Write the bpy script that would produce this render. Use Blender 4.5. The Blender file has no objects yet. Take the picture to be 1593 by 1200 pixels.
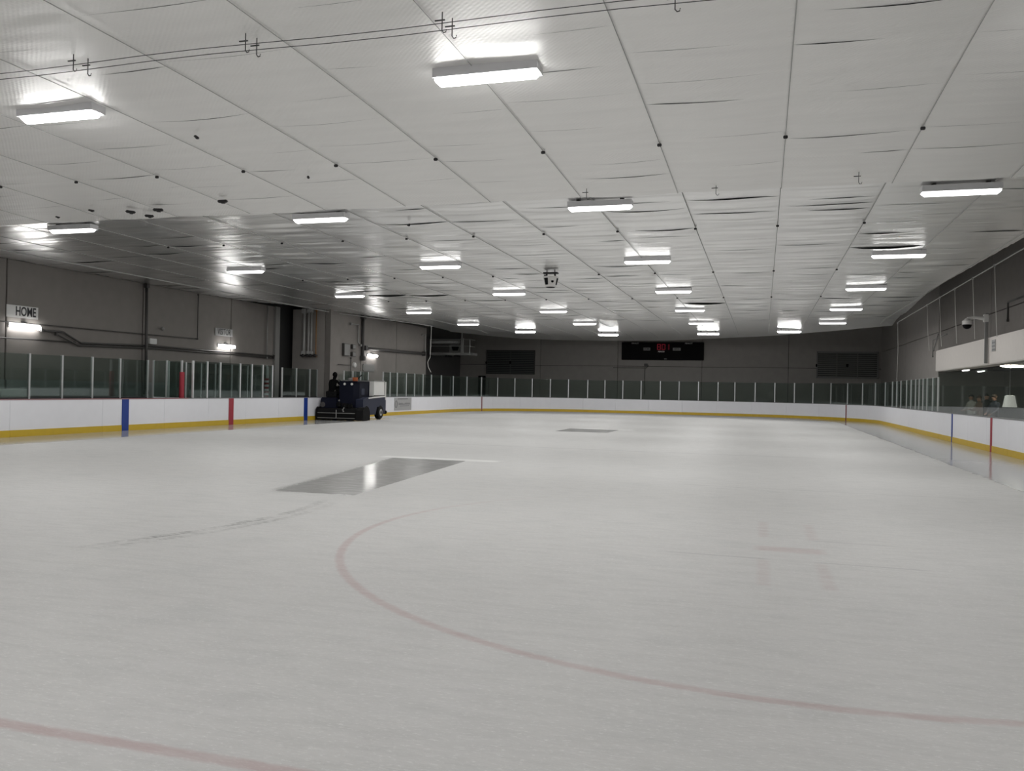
import bpy, bmesh, math, random
from mathutils import Vector, Matrix
random.seed(7)
R = math.radians
scn = bpy.context.scene
col = scn.collection

# ------------------------------------------------------------------ camera, world, exposure
cam_d = bpy.data.cameras.new('camera')
cam = bpy.data.objects.new('camera', cam_d); col.objects.link(cam)
cam_d.sensor_fit = 'HORIZONTAL'; cam_d.sensor_width = 36.0
cam_d.lens = 1308.6353 / 1593 * 36.0
cam_d.clip_start = 0.05; cam_d.clip_end = 300
YAW, PITCH, ROLL = 0.2901, 0.0045, 0.0198
fwd = Vector((-math.sin(YAW)*math.cos(PITCH), math.cos(YAW)*math.cos(PITCH), math.sin(PITCH)))
r0 = Vector((math.cos(YAW), math.sin(YAW), 0)); u0 = r0.cross(fwd)
rt = math.cos(ROLL)*r0 + math.sin(ROLL)*u0
up = -math.sin(ROLL)*r0 + math.cos(ROLL)*u0
m = Matrix((rt, up, -fwd)).transposed().to_4x4()
m.translation = Vector((0, 0, 1.6077))
cam.matrix_world = m
scn.camera = cam

world = bpy.data.worlds.new('world'); scn.world = world; world.use_nodes = True
world.node_tree.nodes['Background'].inputs[0].default_value = (0.5, 0.52, 0.55, 1)
world.node_tree.nodes['Background'].inputs[1].default_value = 0.0
LAMP = 4.5             # emission of the ceiling light lenses
LAMP_NEAR_W = 37.0     # the same for the two rows nearest the camera, whose lenses also throw light sideways
LAMP_W = 56.0          # downward output of each ceiling light
WALL_LAMP = 24.0
scn.view_settings.view_transform = 'Standard'
scn.view_settings.look = 'None'
scn.view_settings.gamma = 1.0
scn.view_settings.use_curve_mapping = False
scn.view_settings.exposure = 0.51
scn.cycles.transparent_max_bounces = 32
scn.cycles.max_bounces = 10
scn.cycles.diffuse_bounces = 5
scn.cycles.glossy_bounces = 5

# ------------------------------------------------------------------ helpers
def tag(o, label=None, cat=None, group=None, kind=None):
    if label: o['label'] = label
    if cat: o['category'] = cat
    if group: o['group'] = group
    if kind: o['kind'] = kind
    return o

def empty(name, loc=(0, 0, 0), rz=0.0, parent=None):
    o = bpy.data.objects.new(name, None); col.objects.link(o)
    o.empty_display_size = 0.2
    o.location = loc; o.rotation_euler = (0, 0, rz)
    if parent: o.parent = parent
    return o

class MB:
    """collects shapes, builds ONE mesh object"""
    def __init__(s): s.v = []; s.f = []
    def add(s, vs, fs):
        b = len(s.v); s.v += [tuple(v) for v in vs]; s.f += [tuple(b+i for i in f) for f in fs]; return s
    def box(s, x0, x1, y0, y1, z0, z1):
        return s.add([(x0,y0,z0),(x1,y0,z0),(x1,y1,z0),(x0,y1,z0),(x0,y0,z1),(x1,y0,z1),(x1,y1,z1),(x0,y1,z1)],
              [(0,3,2,1),(4,5,6,7),(0,1,5,4),(1,2,6,5),(2,3,7,6),(3,0,4,7)])
    def bev(s, x0, x1, y0, y1, z0, z1, b):
        """box with chamfered edges (all around)"""
        bm = bmesh.new()
        bmesh.ops.create_cube(bm, size=1)
        for v in bm.verts:
            v.co = Vector(((x0+x1)/2+v.co.x*(x1-x0), (y0+y1)/2+v.co.y*(y1-y0), (z0+z1)/2+v.co.z*(z1-z0)))
        bmesh.ops.bevel(bm, geom=list(bm.edges), offset=b, segments=2, affect='EDGES')
        bm.verts.index_update()
        s.add([v.co[:] for v in bm.verts], [[v.index for v in f.verts] for f in bm.faces]); bm.free(); return s
    def prism(s, prof, axis, a, b):
        """extrude a 2-D profile (list of pairs) along axis ('x','y','z') from a to b"""
        n = len(prof)
        def P(p, t):
            if axis == 'x': return (t, p[0], p[1])
            if axis == 'y': return (p[0], t, p[1])
            return (p[0], p[1], t)
        vs = [P(p, a) for p in prof] + [P(p, b) for p in prof]
        fs = [tuple(range(n)), tuple(range(2*n-1, n-1, -1))]
        for i in range(n):
            j = (i+1) % n; fs.append((i, i+n, j+n, j))
        return s.add(vs, fs)
    def tube(s, pts, r, n=8, cap=True):
        pts = [Vector(p) for p in pts]; rings = []; N = len(pts)
        rr = r if isinstance(r, (list, tuple)) else [r]*N
        for i, p in enumerate(pts):
            d = (pts[min(i+1, N-1)] - pts[max(i-1, 0)]).normalized()
            a = Vector((0,0,1)) if abs(d.z) < .95 else Vector((1,0,0))
            u = d.cross(a).normalized(); w = d.cross(u)
            rings.append([p + rr[i]*(math.cos(2*math.pi*k/n)*u + math.sin(2*math.pi*k/n)*w) for k in range(n)])
        vs = [v[:] for g in rings for v in g]; fs = []
        for i in range(N-1):
            for k in range(n):
                fs.append((i*n+k, i*n+(k+1) % n, (i+1)*n+(k+1) % n, (i+1)*n+k))
        if cap: fs.append(tuple(range(n-1, -1, -1))); fs.append(tuple((N-1)*n+k for k in range(n)))
        return s.add(vs, fs)
    def lathe(s, prof, n=24, axis='z', c=(0,0,0)):
        """prof: list of (radius, height)"""
        vs = []; fs = []
        for rr, h in prof:
            for k in range(n):
                a = 2*math.pi*k/n; x, y = rr*math.cos(a), rr*math.sin(a)
                p = (x, y, h) if axis == 'z' else ((h, x, y) if axis == 'x' else (x, h, y))
                vs.append((p[0]+c[0], p[1]+c[1], p[2]+c[2]))
        for i in range(len(prof)-1):
            for k in range(n):
                fs.append((i*n+k, i*n+(k+1) % n, (i+1)*n+(k+1) % n, (i+1)*n+k))
        fs.append(tuple(range(n-1, -1, -1))); fs.append(tuple((len(prof)-1)*n+k for k in range(n)))
        return s.add(vs, fs)
    def build(s, name, mat, parent=None, smooth=False, loc=None):
        me = bpy.data.meshes.new(name); me.from_pydata(s.v, [], s.f)
        bm = bmesh.new(); bm.from_mesh(me); bmesh.ops.recalc_face_normals(bm, faces=bm.faces); bm.to_mesh(me); bm.free()
        me.materials.append(mat)
        if smooth:
            for p in me.polygons: p.use_smooth = True
        o = bpy.data.objects.new(name, me); col.objects.link(o)
        if parent: o.parent = parent
        if loc: o.location = loc
        return o

def inst(o, name=None, parent=None, loc=None, rot=None):
    c = o.copy(); col.objects.link(c)
    if name: c.name = name
    c.parent = parent
    if loc is not None: c.location = loc
    if rot is not None: c.rotation_euler = rot
    return c

def copy_tree(o, parent=None):
    c = o.copy(); col.objects.link(c); c.parent = parent
    for ch in list(o.children): copy_tree(ch, c)
    return c

# ------------------------------------------------------------------ materials
def lin(c): return tuple(((v/255)/12.92 if v/255 <= .04045 else ((v/255+.055)/1.055)**2.4) for v in c)
def mat(name, rgb, rough=.6, metal=0.0, noise=.06, nscale=6.0, spec=.5, bump=0.0, emit=None, es=0.0):
    m_ = bpy.data.materials.new(name); m_.use_nodes = True
    nt = m_.node_tree; b = nt.nodes['Principled BSDF']
    b.inputs['Roughness'].default_value = rough; b.inputs['Metallic'].default_value = metal
    b.inputs['Specular IOR Level'].default_value = spec
    c = rgb
    if noise:
        tc = nt.nodes.new('ShaderNodeTexCoord'); nz = nt.nodes.new('ShaderNodeTexNoise')
        nz.inputs['Scale'].default_value = nscale; nz.inputs['Detail'].default_value = 4
        nt.links.new(tc.outputs['Object'], nz.inputs['Vector'])
        mx = nt.nodes.new('ShaderNodeMix'); mx.data_type = 'RGBA'
        mx.inputs['A'].default_value = tuple(v*(1-noise) for v in c)+(1,)
        mx.inputs['B'].default_value = tuple(min(1, v*(1+noise)) for v in c)+(1,)
        nt.links.new(nz.outputs['Fac'], mx.inputs['Factor']); nt.links.new(mx.outputs['Result'], b.inputs['Base Color'])
        if bump:
            bp = nt.nodes.new('ShaderNodeBump'); bp.inputs['Strength'].default_value = bump; bp.inputs['Distance'].default_value = .02
            nt.links.new(nz.outputs['Fac'], bp.inputs['Height']); nt.links.new(bp.outputs['Normal'], b.inputs['Normal'])
    else:
        b.inputs['Base Color'].default_value = tuple(c)+(1,)
    if emit:
        b.inputs['Emission Color'].default_value = tuple(emit)+(1,); b.inputs['Emission Strength'].default_value = es
    return m_

M = {}
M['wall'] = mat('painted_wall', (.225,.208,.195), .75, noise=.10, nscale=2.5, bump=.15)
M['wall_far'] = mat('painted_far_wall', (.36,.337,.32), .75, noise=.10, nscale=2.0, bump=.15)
M['wall_corner'] = mat('shaded_corner_wall', (.13,.125,.122), .8, noise=.1, nscale=2)  # wall colour darkened to stand in for the shade under the roof
M['wall_joint'] = mat('wall_joint', (.03,.03,.03), .9, noise=0)
M['shutter'] = mat('shutter_slats', (.19,.19,.18), .6, noise=.1)
M['shutter_dark'] = mat('dark_shutter_slats', (.10,.105,.105), .6, noise=.1)
M['wainscot'] = mat('pale_lower_wall', (.26,.27,.27), .7, noise=.1)
M['roof'] = mat('roof_deck', (.05,.05,.052), .8, noise=.1)
M['concrete'] = mat('concrete', (.16,.16,.155), .8, noise=.15, nscale=3)
M['board'] = mat('white_board', (.86,.865,.91), .38, noise=.03, nscale=3)
M['yellow'] = mat('yellow_kick', (.62,.42,.03), .4, noise=.08, nscale=5)
M['cap_red'] = mat('red_cap', (.30,.16,.17), .5, noise=.08)
M['cap_grey'] = mat('grey_cap', (.20,.20,.21), .5, noise=.08)
M['cap_black'] = mat('black_cap', (.02,.02,.024), .5, noise=.08)
M['blue'] = mat('blue_stripe', (.012,.045,.27), .4, noise=.05)
M['red'] = mat('red_stripe', (.36,.025,.045), .45, noise=.06)
M['red_thin'] = mat('dark_red_stripe', (.22,.05,.05), .45, noise=.06)
M['alu'] = mat('aluminium_post', (.62,.63,.64), .4, metal=.35, noise=.04)
M['lens_housing'] = mat('light_housing', (.80,.80,.82), .45, noise=.05)
M['dark_metal'] = mat('dark_metal', (.035,.035,.036), .5, metal=.3, noise=.1)
M['wire'] = mat('wire', (.42,.42,.41), .6, metal=.0, noise=.05)
M['wire_dark'] = mat('dark_wire', (.10,.10,.10), .6, metal=.2, noise=.05)
M['cable'] = mat('pale_cable', (.50,.50,.49), .6, noise=.05)
M['rope'] = mat('pale_rope', (.62,.61,.58), .7, noise=.05)
M['black'] = mat('black_plastic', (.005,.005,.0055), .8, noise=.1, spec=.2)
M['rubber'] = mat('rubber', (.007,.007,.0075), .85, noise=.15, spec=.2)
M['white'] = mat('white_paint', (.74,.73,.71), .5, noise=.04)
M['fascia'] = mat('cream_fascia', (.80,.755,.72), .6, noise=.04)
M['sign'] = mat('sign_white', (.66,.66,.65), .5, noise=.03)
M['sign_dark'] = mat('sign_lettering', (.02,.02,.025), .5, noise=0)
M['pipe_white'] = mat('white_pipe', (.50,.50,.49), .5, noise=.08)
M['pipe_orange'] = mat('orange_pipe', (.30,.15,.05), .5, noise=.08)
M['conduit'] = mat('grey_conduit', (.075,.072,.07), .5, metal=.2, noise=.08)
M['conduit_light'] = mat('light_conduit', (.30,.30,.29), .5, metal=.2, noise=.08)
M['grey_box'] = mat('grey_box', (.22,.22,.215), .5, noise=.08)
M['navy'] = mat('navy_paint', (.002,.0032,.013), .6, spec=.2, noise=.08)
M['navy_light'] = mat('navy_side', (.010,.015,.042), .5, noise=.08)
M['tank'] = mat('tank_white', (.72,.72,.70), .4, noise=.04)
M['orange'] = mat('orange_plastic', (.45,.12,.04), .5, noise=.06)
M['skin'] = mat('skin', (.40,.22,.15), .6, noise=.05)
M['cloth_black'] = mat('black_cloth', (.004,.004,.0045), .95, spec=.1, noise=.2, nscale=20)
M['cloth_grey'] = mat('pale_grey_cloth', (.42,.41,.37), .9, noise=.1, nscale=20)
M['cloth_brown'] = mat('brown_cloth', (.17,.11,.08), .9, noise=.1, nscale=20)
M['cloth_navy'] = mat('dark_blue_cloth', (.025,.03,.045), .9, noise=.1, nscale=20)
M['hair'] = mat('dark_hair', (.012,.010,.009), .7, noise=.2, nscale=30)
M['hair_brown'] = mat('brown_hair', (.05,.03,.02), .7, noise=.2, nscale=30)
M['lobby'] = mat('lobby_wall', (.20,.20,.18), .8, noise=.1)
M['galv'] = mat('galvanised', (.50,.50,.49), .4, metal=.25, noise=.12)
M['ad'] = mat('ad_grey', (.40,.40,.405), .5, noise=.05)
M['ad_ink'] = mat('ad_ink', (.22,.22,.225), .5, noise=.05)
M['shade'] = mat('lamp_shade', (.8,.8,.78), .6, noise=.03, emit=(1,.97,.9), es=.35)
M['lobby_light'] = mat('lobby_light', (.9,.9,.85), .5, noise=0, emit=(1,.95,.80), es=22.0)
M['lobby_tube'] = mat('lobby_tube', (.9,.9,.9), .5, noise=0, emit=(1,1,.98), es=3.5)
M['led_red'] = mat('led_red', (.2,.01,.02), .5, noise=0, emit=(.55,.02,.05), es=.10)
M['lens'] = mat('lit_lens', (.9,.9,.9), .4, noise=0, emit=(1.0,.992,.975), es=LAMP)
M['lens_near'] = mat('lit_lens_bright', (.9,.9,.9), .4, noise=0, emit=(1.0,.992,.975), es=24.0)
M['lens_rim'] = mat('lit_lens_rim', (.9,.9,.9), .4, noise=0, emit=(1.0,.992,.975), es=36.0)
M['lens_wall'] = mat('lit_wall_lens', (.9,.9,.9), .4, noise=0, emit=(1.0,.985,.96), es=WALL_LAMP)

def glass_mat(name, tint, refl=.55, haze=0.0):
    m_ = bpy.data.materials.new(name); m_.use_nodes = True
    nt = m_.node_tree; nt.nodes.remove(nt.nodes['Principled BSDF']); out = nt.nodes['Material Output']
    tr = nt.nodes.new('ShaderNodeBsdfTransparent'); tr.inputs[0].default_value = tint+(1,)
    df = nt.nodes.new('ShaderNodeBsdfDiffuse'); df.inputs[0].default_value = (.55,.62,.58,1)
    gl = nt.nodes.new('ShaderNodeBsdfGlossy'); gl.inputs['Roughness'].default_value = .03
    fr = nt.nodes.new('ShaderNodeFresnel'); fr.inputs[0].default_value = 1.45
    mu = nt.nodes.new('ShaderNodeMath'); mu.operation = 'MULTIPLY'; mu.inputs[1].default_value = refl
    nt.links.new(fr.outputs[0], mu.inputs[0])
    m0 = nt.nodes.new('ShaderNodeMixShader'); m0.inputs[0].default_value = haze
    nt.links.new(tr.outputs[0], m0.inputs[1]); nt.links.new(df.outputs[0], m0.inputs[2])
    m1 = nt.nodes.new('ShaderNodeMixShader')
    nt.links.new(mu.outputs[0], m1.inputs[0]); nt.links.new(m0.outputs[0], m1.inputs[1]); nt.links.new(gl.outputs[0], m1.inputs[2])
    nt.links.new(m1.outputs[0], out.inputs[0])
    return m_
M['glass'] = glass_mat('rink_glass', (.74,.80,.775), .45, .006)
M['glass_clear'] = glass_mat('clear_glass', (.92,.95,.93), .5, .012)

# ---- foil ceiling: woven low-emissivity foil; wrinkles are geometry, the fine weave is bump
def foil_mat(name, metal, rough, base, weave, aniso):
    m_ = bpy.data.materials.new(name); m_.use_nodes = True
    nt = m_.node_tree; b = nt.nodes['Principled BSDF']
    b.inputs['Metallic'].default_value = metal; b.inputs['Roughness'].default_value = rough
    b.inputs['Specular IOR Level'].default_value = .4
    b.inputs['Anisotropic'].default_value = aniso
    tg = nt.nodes.new('ShaderNodeCombineXYZ'); tg.inputs[1].default_value = 1.0
    nt.links.new(tg.outputs[0], b.inputs['Tangent'])
    tc = nt.nodes.new('ShaderNodeTexCoord')
    mp = nt.nodes.new('ShaderNodeMapping'); mp.inputs['Scale'].default_value = (.35, 2.2, 1)
    nt.links.new(tc.outputs['Object'], mp.inputs[0])
    nz = nt.nodes.new('ShaderNodeTexNoise'); nz.inputs['Scale'].default_value = 2.0; nz.inputs['Detail'].default_value = 6
    nt.links.new(mp.outputs[0], nz.inputs['Vector'])
    mx = nt.nodes.new('ShaderNodeMix'); mx.data_type = 'RGBA'
    mx.inputs['A'].default_value = tuple(v*.95 for v in base)+(1,); mx.inputs['B'].default_value = tuple(min(1, v*1.04) for v in base)+(1,)
    nt.links.new(nz.outputs['Fac'], mx.inputs['Factor']); nt.links.new(mx.outputs['Result'], b.inputs['Base Color'])
    w1 = nt.nodes.new('ShaderNodeTexWave'); w1.bands_direction = 'DIAGONAL'; w1.inputs['Scale'].default_value = 9
    w2 = nt.nodes.new('ShaderNodeTexWave'); w2.bands_direction = 'Y'; w2.inputs['Scale'].default_value = 12; w2.inputs['Distortion'].default_value = .6
    nt.links.new(tc.outputs['Object'], w1.inputs['Vector']); nt.links.new(tc.outputs['Object'], w2.inputs['Vector'])
    ad = nt.nodes.new('ShaderNodeMath'); ad.operation = 'ADD'
    nt.links.new(w1.outputs['Fac'], ad.inputs[0]); nt.links.new(w2.outputs['Fac'], ad.inputs[1])
    bp = nt.nodes.new('ShaderNodeBump'); bp.inputs['Strength'].default_value = weave; bp.inputs['Distance'].default_value = .01
    nt.links.new(ad.outputs[0], bp.inputs['Height'])
    bp2 = nt.nodes.new('ShaderNodeBump'); bp2.inputs['Strength'].default_value = .25; bp2.inputs['Distance'].default_value = .03
    nt.links.new(nz.outputs['Fac'], bp2.inputs['Height']); nt.links.new(bp.outputs['Normal'], bp2.inputs['Normal'])
    nt.links.new(bp2.outputs['Normal'], b.inputs['Normal'])
    return m_
M['foil'] = foil_mat('foil_far', .96, .29, (.95,.948,.94), .05, .25)
M['foil_near'] = foil_mat('foil_near', .60, .50, (.92,.914,.90), .16, .2)

# ------------------------------------------------------------------ rink outline
XL, XR, YE, RC = -20.0, 6.63, 62.2, 9.0
Y0 = 6.0
L1 = YE-RC-12.0
def out_at(s, off=0.0):
    """point and outward normal of the board line; s = 0 at (XL, 12); s<0 runs towards the camera"""
    a = RC*math.pi/2; w = XR-XL-2*RC
    if s <= L1: p, n = (XL, 12+s), (-1, 0)
    elif s <= L1+a:
        t = math.pi-(s-L1)/RC; p = (XL+RC+RC*math.cos(t), YE-RC+RC*math.sin(t)); n = (math.cos(t), math.sin(t))
    elif s <= L1+a+w: p, n = (XL+RC+s-L1-a, YE), (0, 1)
    elif s <= L1+2*a+w:
        t = math.pi/2-(s-L1-a-w)/RC; p = (XR-RC+RC*math.cos(t), YE-RC+RC*math.sin(t)); n = (math.cos(t), math.sin(t))
    else: p, n = (XR, YE-RC-(s-L1-2*a-w)), (1, 0)
    return (p[0]+n[0]*off, p[1]+n[1]*off)
S_END = L1*2+RC*math.pi+(XR-XL-2*RC)+6.0
S_BEG = -6.0

def strip(s0, s1, o0, o1, z0, z1, step=.6):
    """solid band following the board line between s0..s1, offsets o0..o1, heights z0..z1"""
    n = max(1, int(math.ceil((s1-s0)/step))); straight = (s1 <= L1 or s0 >= L1*1+RC*math.pi+(XR-XL-2*RC))
    if straight: n = 1
    mb = MB(); vs = []
    for i in range(n+1):
        s = s0+(s1-s0)*i/n
        a, b = out_at(s, o0), out_at(s, o1)
        vs += [(a[0],a[1],z0),(b[0],b[1],z0),(b[0],b[1],z1),(a[0],a[1],z1)]
    fs = [(0,1,2,3), (4*n+3,4*n+2,4*n+1,4*n)]
    for i in range(n):
        for k in range(4):
            j = (k+1) % 4; fs.append((4*i+k, 4*i+4+k, 4*i+4+j, 4*i+j))
    return mb.add(vs, fs)

# ------------------------------------------------------------------ floor: the ice sheet
def ice_material():
    m_ = bpy.data.materials.new('ice'); m_.use_nodes = True
    nt = m_.node_tree; N = nt.nodes; L = nt.links; b = N['Principled BSDF']
    tc = N.new('ShaderNodeTexCoord'); sep = N.new('ShaderNodeSeparateXYZ'); L.new(tc.outputs['Object'], sep.inputs[0])
    X, Y = sep.outputs[0], sep.outputs[1]
    def mth(op, a, b_=None, c=None, clamp=False):
        n = N.new('ShaderNodeMath'); n.operation = op; n.use_clamp = clamp
        for i, v in enumerate((a, b_, c)):
            if v is None: continue
            if isinstance(v, (int, float)): n.inputs[i].default_value = v
            else: L.new(v, n.inputs[i])
        return n.outputs[0]
    def noise(scale, vec=(1, 1, 1), det=4, rough=.55):
        mp = N.new('ShaderNodeMapping'); mp.inputs['Scale'].default_value = vec; L.new(tc.outputs['Object'], mp.inputs[0])
        n = N.new('ShaderNodeTexNoise'); n.inputs['Scale'].default_value = scale; n.inputs['Detail'].default_value = det
        n.inputs['Roughness'].default_value = rough; L.new(mp.outputs[0], n.inputs['Vector']); return n.outputs['Fac']
    def band(v, c, h, soft):      # 1 inside |v-c|<h, smooth to 0 over soft
        d = mth('ABSOLUTE', mth('SUBTRACT', v, c))
        return mth('DIVIDE', mth('SUBTRACT', h+soft, d), soft, clamp=True)
    def rng(v, a, c, soft): return band(v, (a+c)/2, (c-a)/2, soft)
    def mul(*a):
        r = a[0]
        for q in a[1:]: r = mth('MULTIPLY', r, q)
        return r
    def mx_(*a):
        r = a[0]
        for q in a[1:]: r = mth('MAXIMUM', r, q)
        return r
    def mix(f, A, B):
        n = N.new('ShaderNodeMix'); n.data_type = 'RGBA'
        for k, v in (('Factor', f), ('A', A), ('B', B)):
            if isinstance(v, tuple): n.inputs[k].default_value = v+(1,)
            elif isinstance(v, (int, float)): n.inputs[k].default_value = v
            else: L.new(v, n.inputs[k])
        return n.outputs['Result']
    grain = noise(38, (.55, 1.6, 1), 3, .8); blotch = noise(.35, (1, .7, 1), 5); scr = noise(3.0, (.7, 3.2, 1), 7, .7); fine = noise(14, (.6, 2.0, 1), 5, .65); patch = noise(1.4, (.8, 1.2, 1), 5, .6)
    # signed distance to the boards (positive inside)
    hx, hy = (XR-XL)/2, 45.0
    qx = mth('SUBTRACT', mth('ABSOLUTE', mth('SUBTRACT', X, (XL+XR)/2)), hx-RC)
    qy = mth('SUBTRACT', mth('SUBTRACT', Y, 0.0), YE-RC)
    qx0, qy0 = mth('MAXIMUM', qx, 0.0), mth('MAXIMUM', qy, 0.0)
    ln = mth('SQRT', mth('ADD', mth('MULTIPLY', qx0, qx0), mth('MULTIPLY', qy0, qy0)))
    inn = mth('MINIMUM', mth('MAXIMUM', qx, qy), 0.0)
    dist = mth('SUBTRACT', RC, mth('ADD', ln, inn))
    edge_n = mth('MULTIPLY', mth('SUBTRACT', noise(2.2, (1, 1, 1), 5, .7), .5), .35)
    dn = mth('ADD', dist, edge_n)
    inside = mth('DIVIDE', mth('SUBTRACT', 2.32, dn), .06, clamp=True)
    rightside = mth('DIVIDE', mth('SUBTRACT', X, .8), .8, clamp=True)
    leftside = mul(mth('DIVIDE', mth('SUBTRACT', -12.0, X), .5, clamp=True), mth('DIVIDE', mth('SUBTRACT', 39.5, Y), .5, clamp=True))
    far_ok = mth('DIVIDE', mth('SUBTRACT', 60.5, Y), 2.0, clamp=True)
    lane = mul(inside, mth('MAXIMUM', mul(rightside, far_ok), leftside))
    # cleared rectangular openings: clear dark ice
    t1 = mth('DIVIDE', mth('SUBTRACT', Y, 11.3), 6.2)
    r1 = mul(rng(mth('ADD', Y, mth('MULTIPLY', edge_n, 1.2)), 11.28, 17.5, .2),
             mth('DIVIDE', mth('SUBTRACT', X, mth('MULTIPLY_ADD', t1, -.94, -7.26)), .25, clamp=True),
             mth('DIVIDE', mth('SUBTRACT', mth('MULTIPLY_ADD', t1, -.51, -5.71), X), .06, clamp=True))
    r2 = mul(rng(Y, 32.15, 34.75, .15), rng(X, -7.75, -5.75, .15))
    rect = mth('MULTIPLY', mx_(r1, r2), mth('MULTIPLY_ADD', scr, 1.6, .10), clamp=True)
    # snow rims
    snow = mx_(mul(rng(Y, 17.6, 17.95, .08), rng(X, -8.3, -5.7, .2)), mul(rng(Y, 34.85, 35.3, .1), rng(X, -7.6, -5.3, .2)))
    # painted lines seen through the ice
    ccx, ccy = .29, 9.2
    dx, dy = mth('SUBTRACT', X, ccx), mth('SUBTRACT', Y, ccy)
    rad = mth('SQRT', mth('ADD', mth('MULTIPLY', dx, dx), mth('MULTIPLY', dy, dy)))
    wob = mth('ADD', rad, mth('MULTIPLY', mth('SUBTRACT', fine, .5), .07))
    ring = mul(band(wob, 4.57, .022, .035), mth('MULTIPLY_ADD', mth('DIVIDE', mth('SUBTRACT', 12.6, Y), 4.0, clamp=True), 1.0, 0.0))
    goal = band(mth('ADD', Y, mth('MULTIPLY', mth('SUBTRACT', fine, .5), .05)), 3.1, .026, .03)
    dot = mul(band(X, .29, .28, .10), band(Y, 9.18, .09, .10))
    Lm = mul(mx_(band(X, .03, .03, .05), band(X, .56, .03, .05)), mx_(rng(Y, 9.95, 11.0, .1), rng(Y, 7.45, 8.5, .1)), mth('MULTIPLY_ADD', scr, 1.6, -.25, clamp=True))
    red = mx_(mth('MULTIPLY', ring, .85), mth('MULTIPLY', goal, 1.0), mth('MULTIPLY', dot, .6), mth('MULTIPLY', Lm, .55))
    red = mth('MULTIPLY', red, mth('MULTIPLY_ADD', scr, 1.1, .12, clamp=True))
    thin = mx_(mul(band(Y, 8.6, .012, .02), mx_(rng(X, -.87, .0, .15), rng(X, .6, 1.42, .15))), mul(band(Y, 9.85, .012, .02), rng(X, .58, 1.3, .15)),
               mth('MULTIPLY', mul(band(mth('ADD', Y, mth('MULTIPLY', blotch, .3)), 22.9, .05, .06), rng(X, -11, .8, 1.2)), .8),
               mth('MULTIPLY', mul(band(Y, 15.0, .02, .04), rng(X, -1.0, 3.4, 1.0)), .5))
    # curved dark track left by a blade or hose
    yy = mth('SUBTRACT', 9.2, Y)
    cx_ = mth('SUBTRACT', -5.68, mth('MULTIPLY', mth('MULTIPLY', yy, yy), .095))
    offs = mth('ADD', mth('SUBTRACT', X, cx_), mth('MULTIPLY', mth('SUBTRACT', patch, .5), .1))
    trk = mul(mx_(band(offs, 0, .035, .06), mth('MULTIPLY', band(offs, .18, .03, .06), .7)), rng(Y, 7.2, 9.7, 1.0), mth('MULTIPLY_ADD', fine, 6.0, -2.6, clamp=True), mth('MULTIPLY_ADD', patch, 4.0, -1.4, clamp=True))
    # colours
    base = mix(mth('MULTIPLY_ADD', blotch, 1.0, 0.0, clamp=True), (.548,.546,.54), (.635,.632,.626))
    base = mix(mth('MULTIPLY', mth('MULTIPLY_ADD', scr, 3.4, -1.5, clamp=True), .42), base, (.45,.455,.45))
    base = mix(mth('MULTIPLY', mth('MULTIPLY_ADD', fine, 4.5, -2.6, clamp=True), .5), base, (.74,.74,.73))
    base = mix(mth('MULTIPLY', mth('MULTIPLY_ADD', patch, 4.5, -2.4, clamp=True), .26), base, (.43,.45,.45))
    base = mix(mth('MULTIPLY', mth('MULTIPLY_ADD', grain, 7.0, -3.9, clamp=True), .75), base, (.76,.76,.755))
    base = mix(mth('MULTIPLY', mth('MULTIPLY_ADD', grain, -7.0, 2.8, clamp=True), .5), base, (.42,.42,.425))
    base = mix(mth('MULTIPLY', red, .58), base, (.42,.23,.235))
    base = mix(mth('MULTIPLY', thin, .30), base, (.26,.26,.28))
    base = mix(mth('MULTIPLY', trk, .85), base, (.17,.17,.17))
    base = mix(lane, base, (.41,.415,.405))
    base = mix(mth('MULTIPLY', rect, .95), base, (.47,.47,.462))
    base = mix(mth('MULTIPLY', snow, .8), base, (.78,.78,.77))
    L.new(base, b.inputs['Base Color'])
    gloss = mx_(lane, rect)
    rgh = mth('MULTIPLY_ADD', gloss, -.40, .52)
    rgh = mth('MULTIPLY_ADD', mth('SUBTRACT', scr, .5), mth('MULTIPLY_ADD', gloss, -.17, .2), rgh)
    L.new(rgh, b.inputs['Roughness'])
    L.new(mth('MULTIPLY_ADD', gloss, -.2, .4), b.inputs['Specular IOR Level'])
    b.inputs['IOR'].default_value = 1.31
    bp = N.new('ShaderNodeBump'); bp.inputs['Distance'].default_value = .012
    L.new(mth('MULTIPLY_ADD', gloss, -.355, .36), bp.inputs['Strength'])
    L.new(mth('ADD', mth('MULTIPLY', scr, .8), mth('MULTIPLY', fine, .5)), bp.inputs['Height'])
    L.new(bp.outputs['Normal'], b.inputs['Normal'])
    return m_
M['ice'] = ice_material()

mb = MB()
pts = [(XL, -4.0)]
ns = 120
for i in range(ns+1):
    pts.append(out_at(L1-.01+(RC*math.pi+XR-XL-2*RC+.02)*i/ns))
pts.append((XR, -4.0))
mb.prism(pts, 'z', -.05, 0.0)
floor = tag(mb.build('floor', M['ice']), 'white scraped ice sheet', None, kind='structure')
MB().box(-27, 14, -6, 69, -.30, -.06).build('concrete_slab', M['concrete'], floor)

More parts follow.
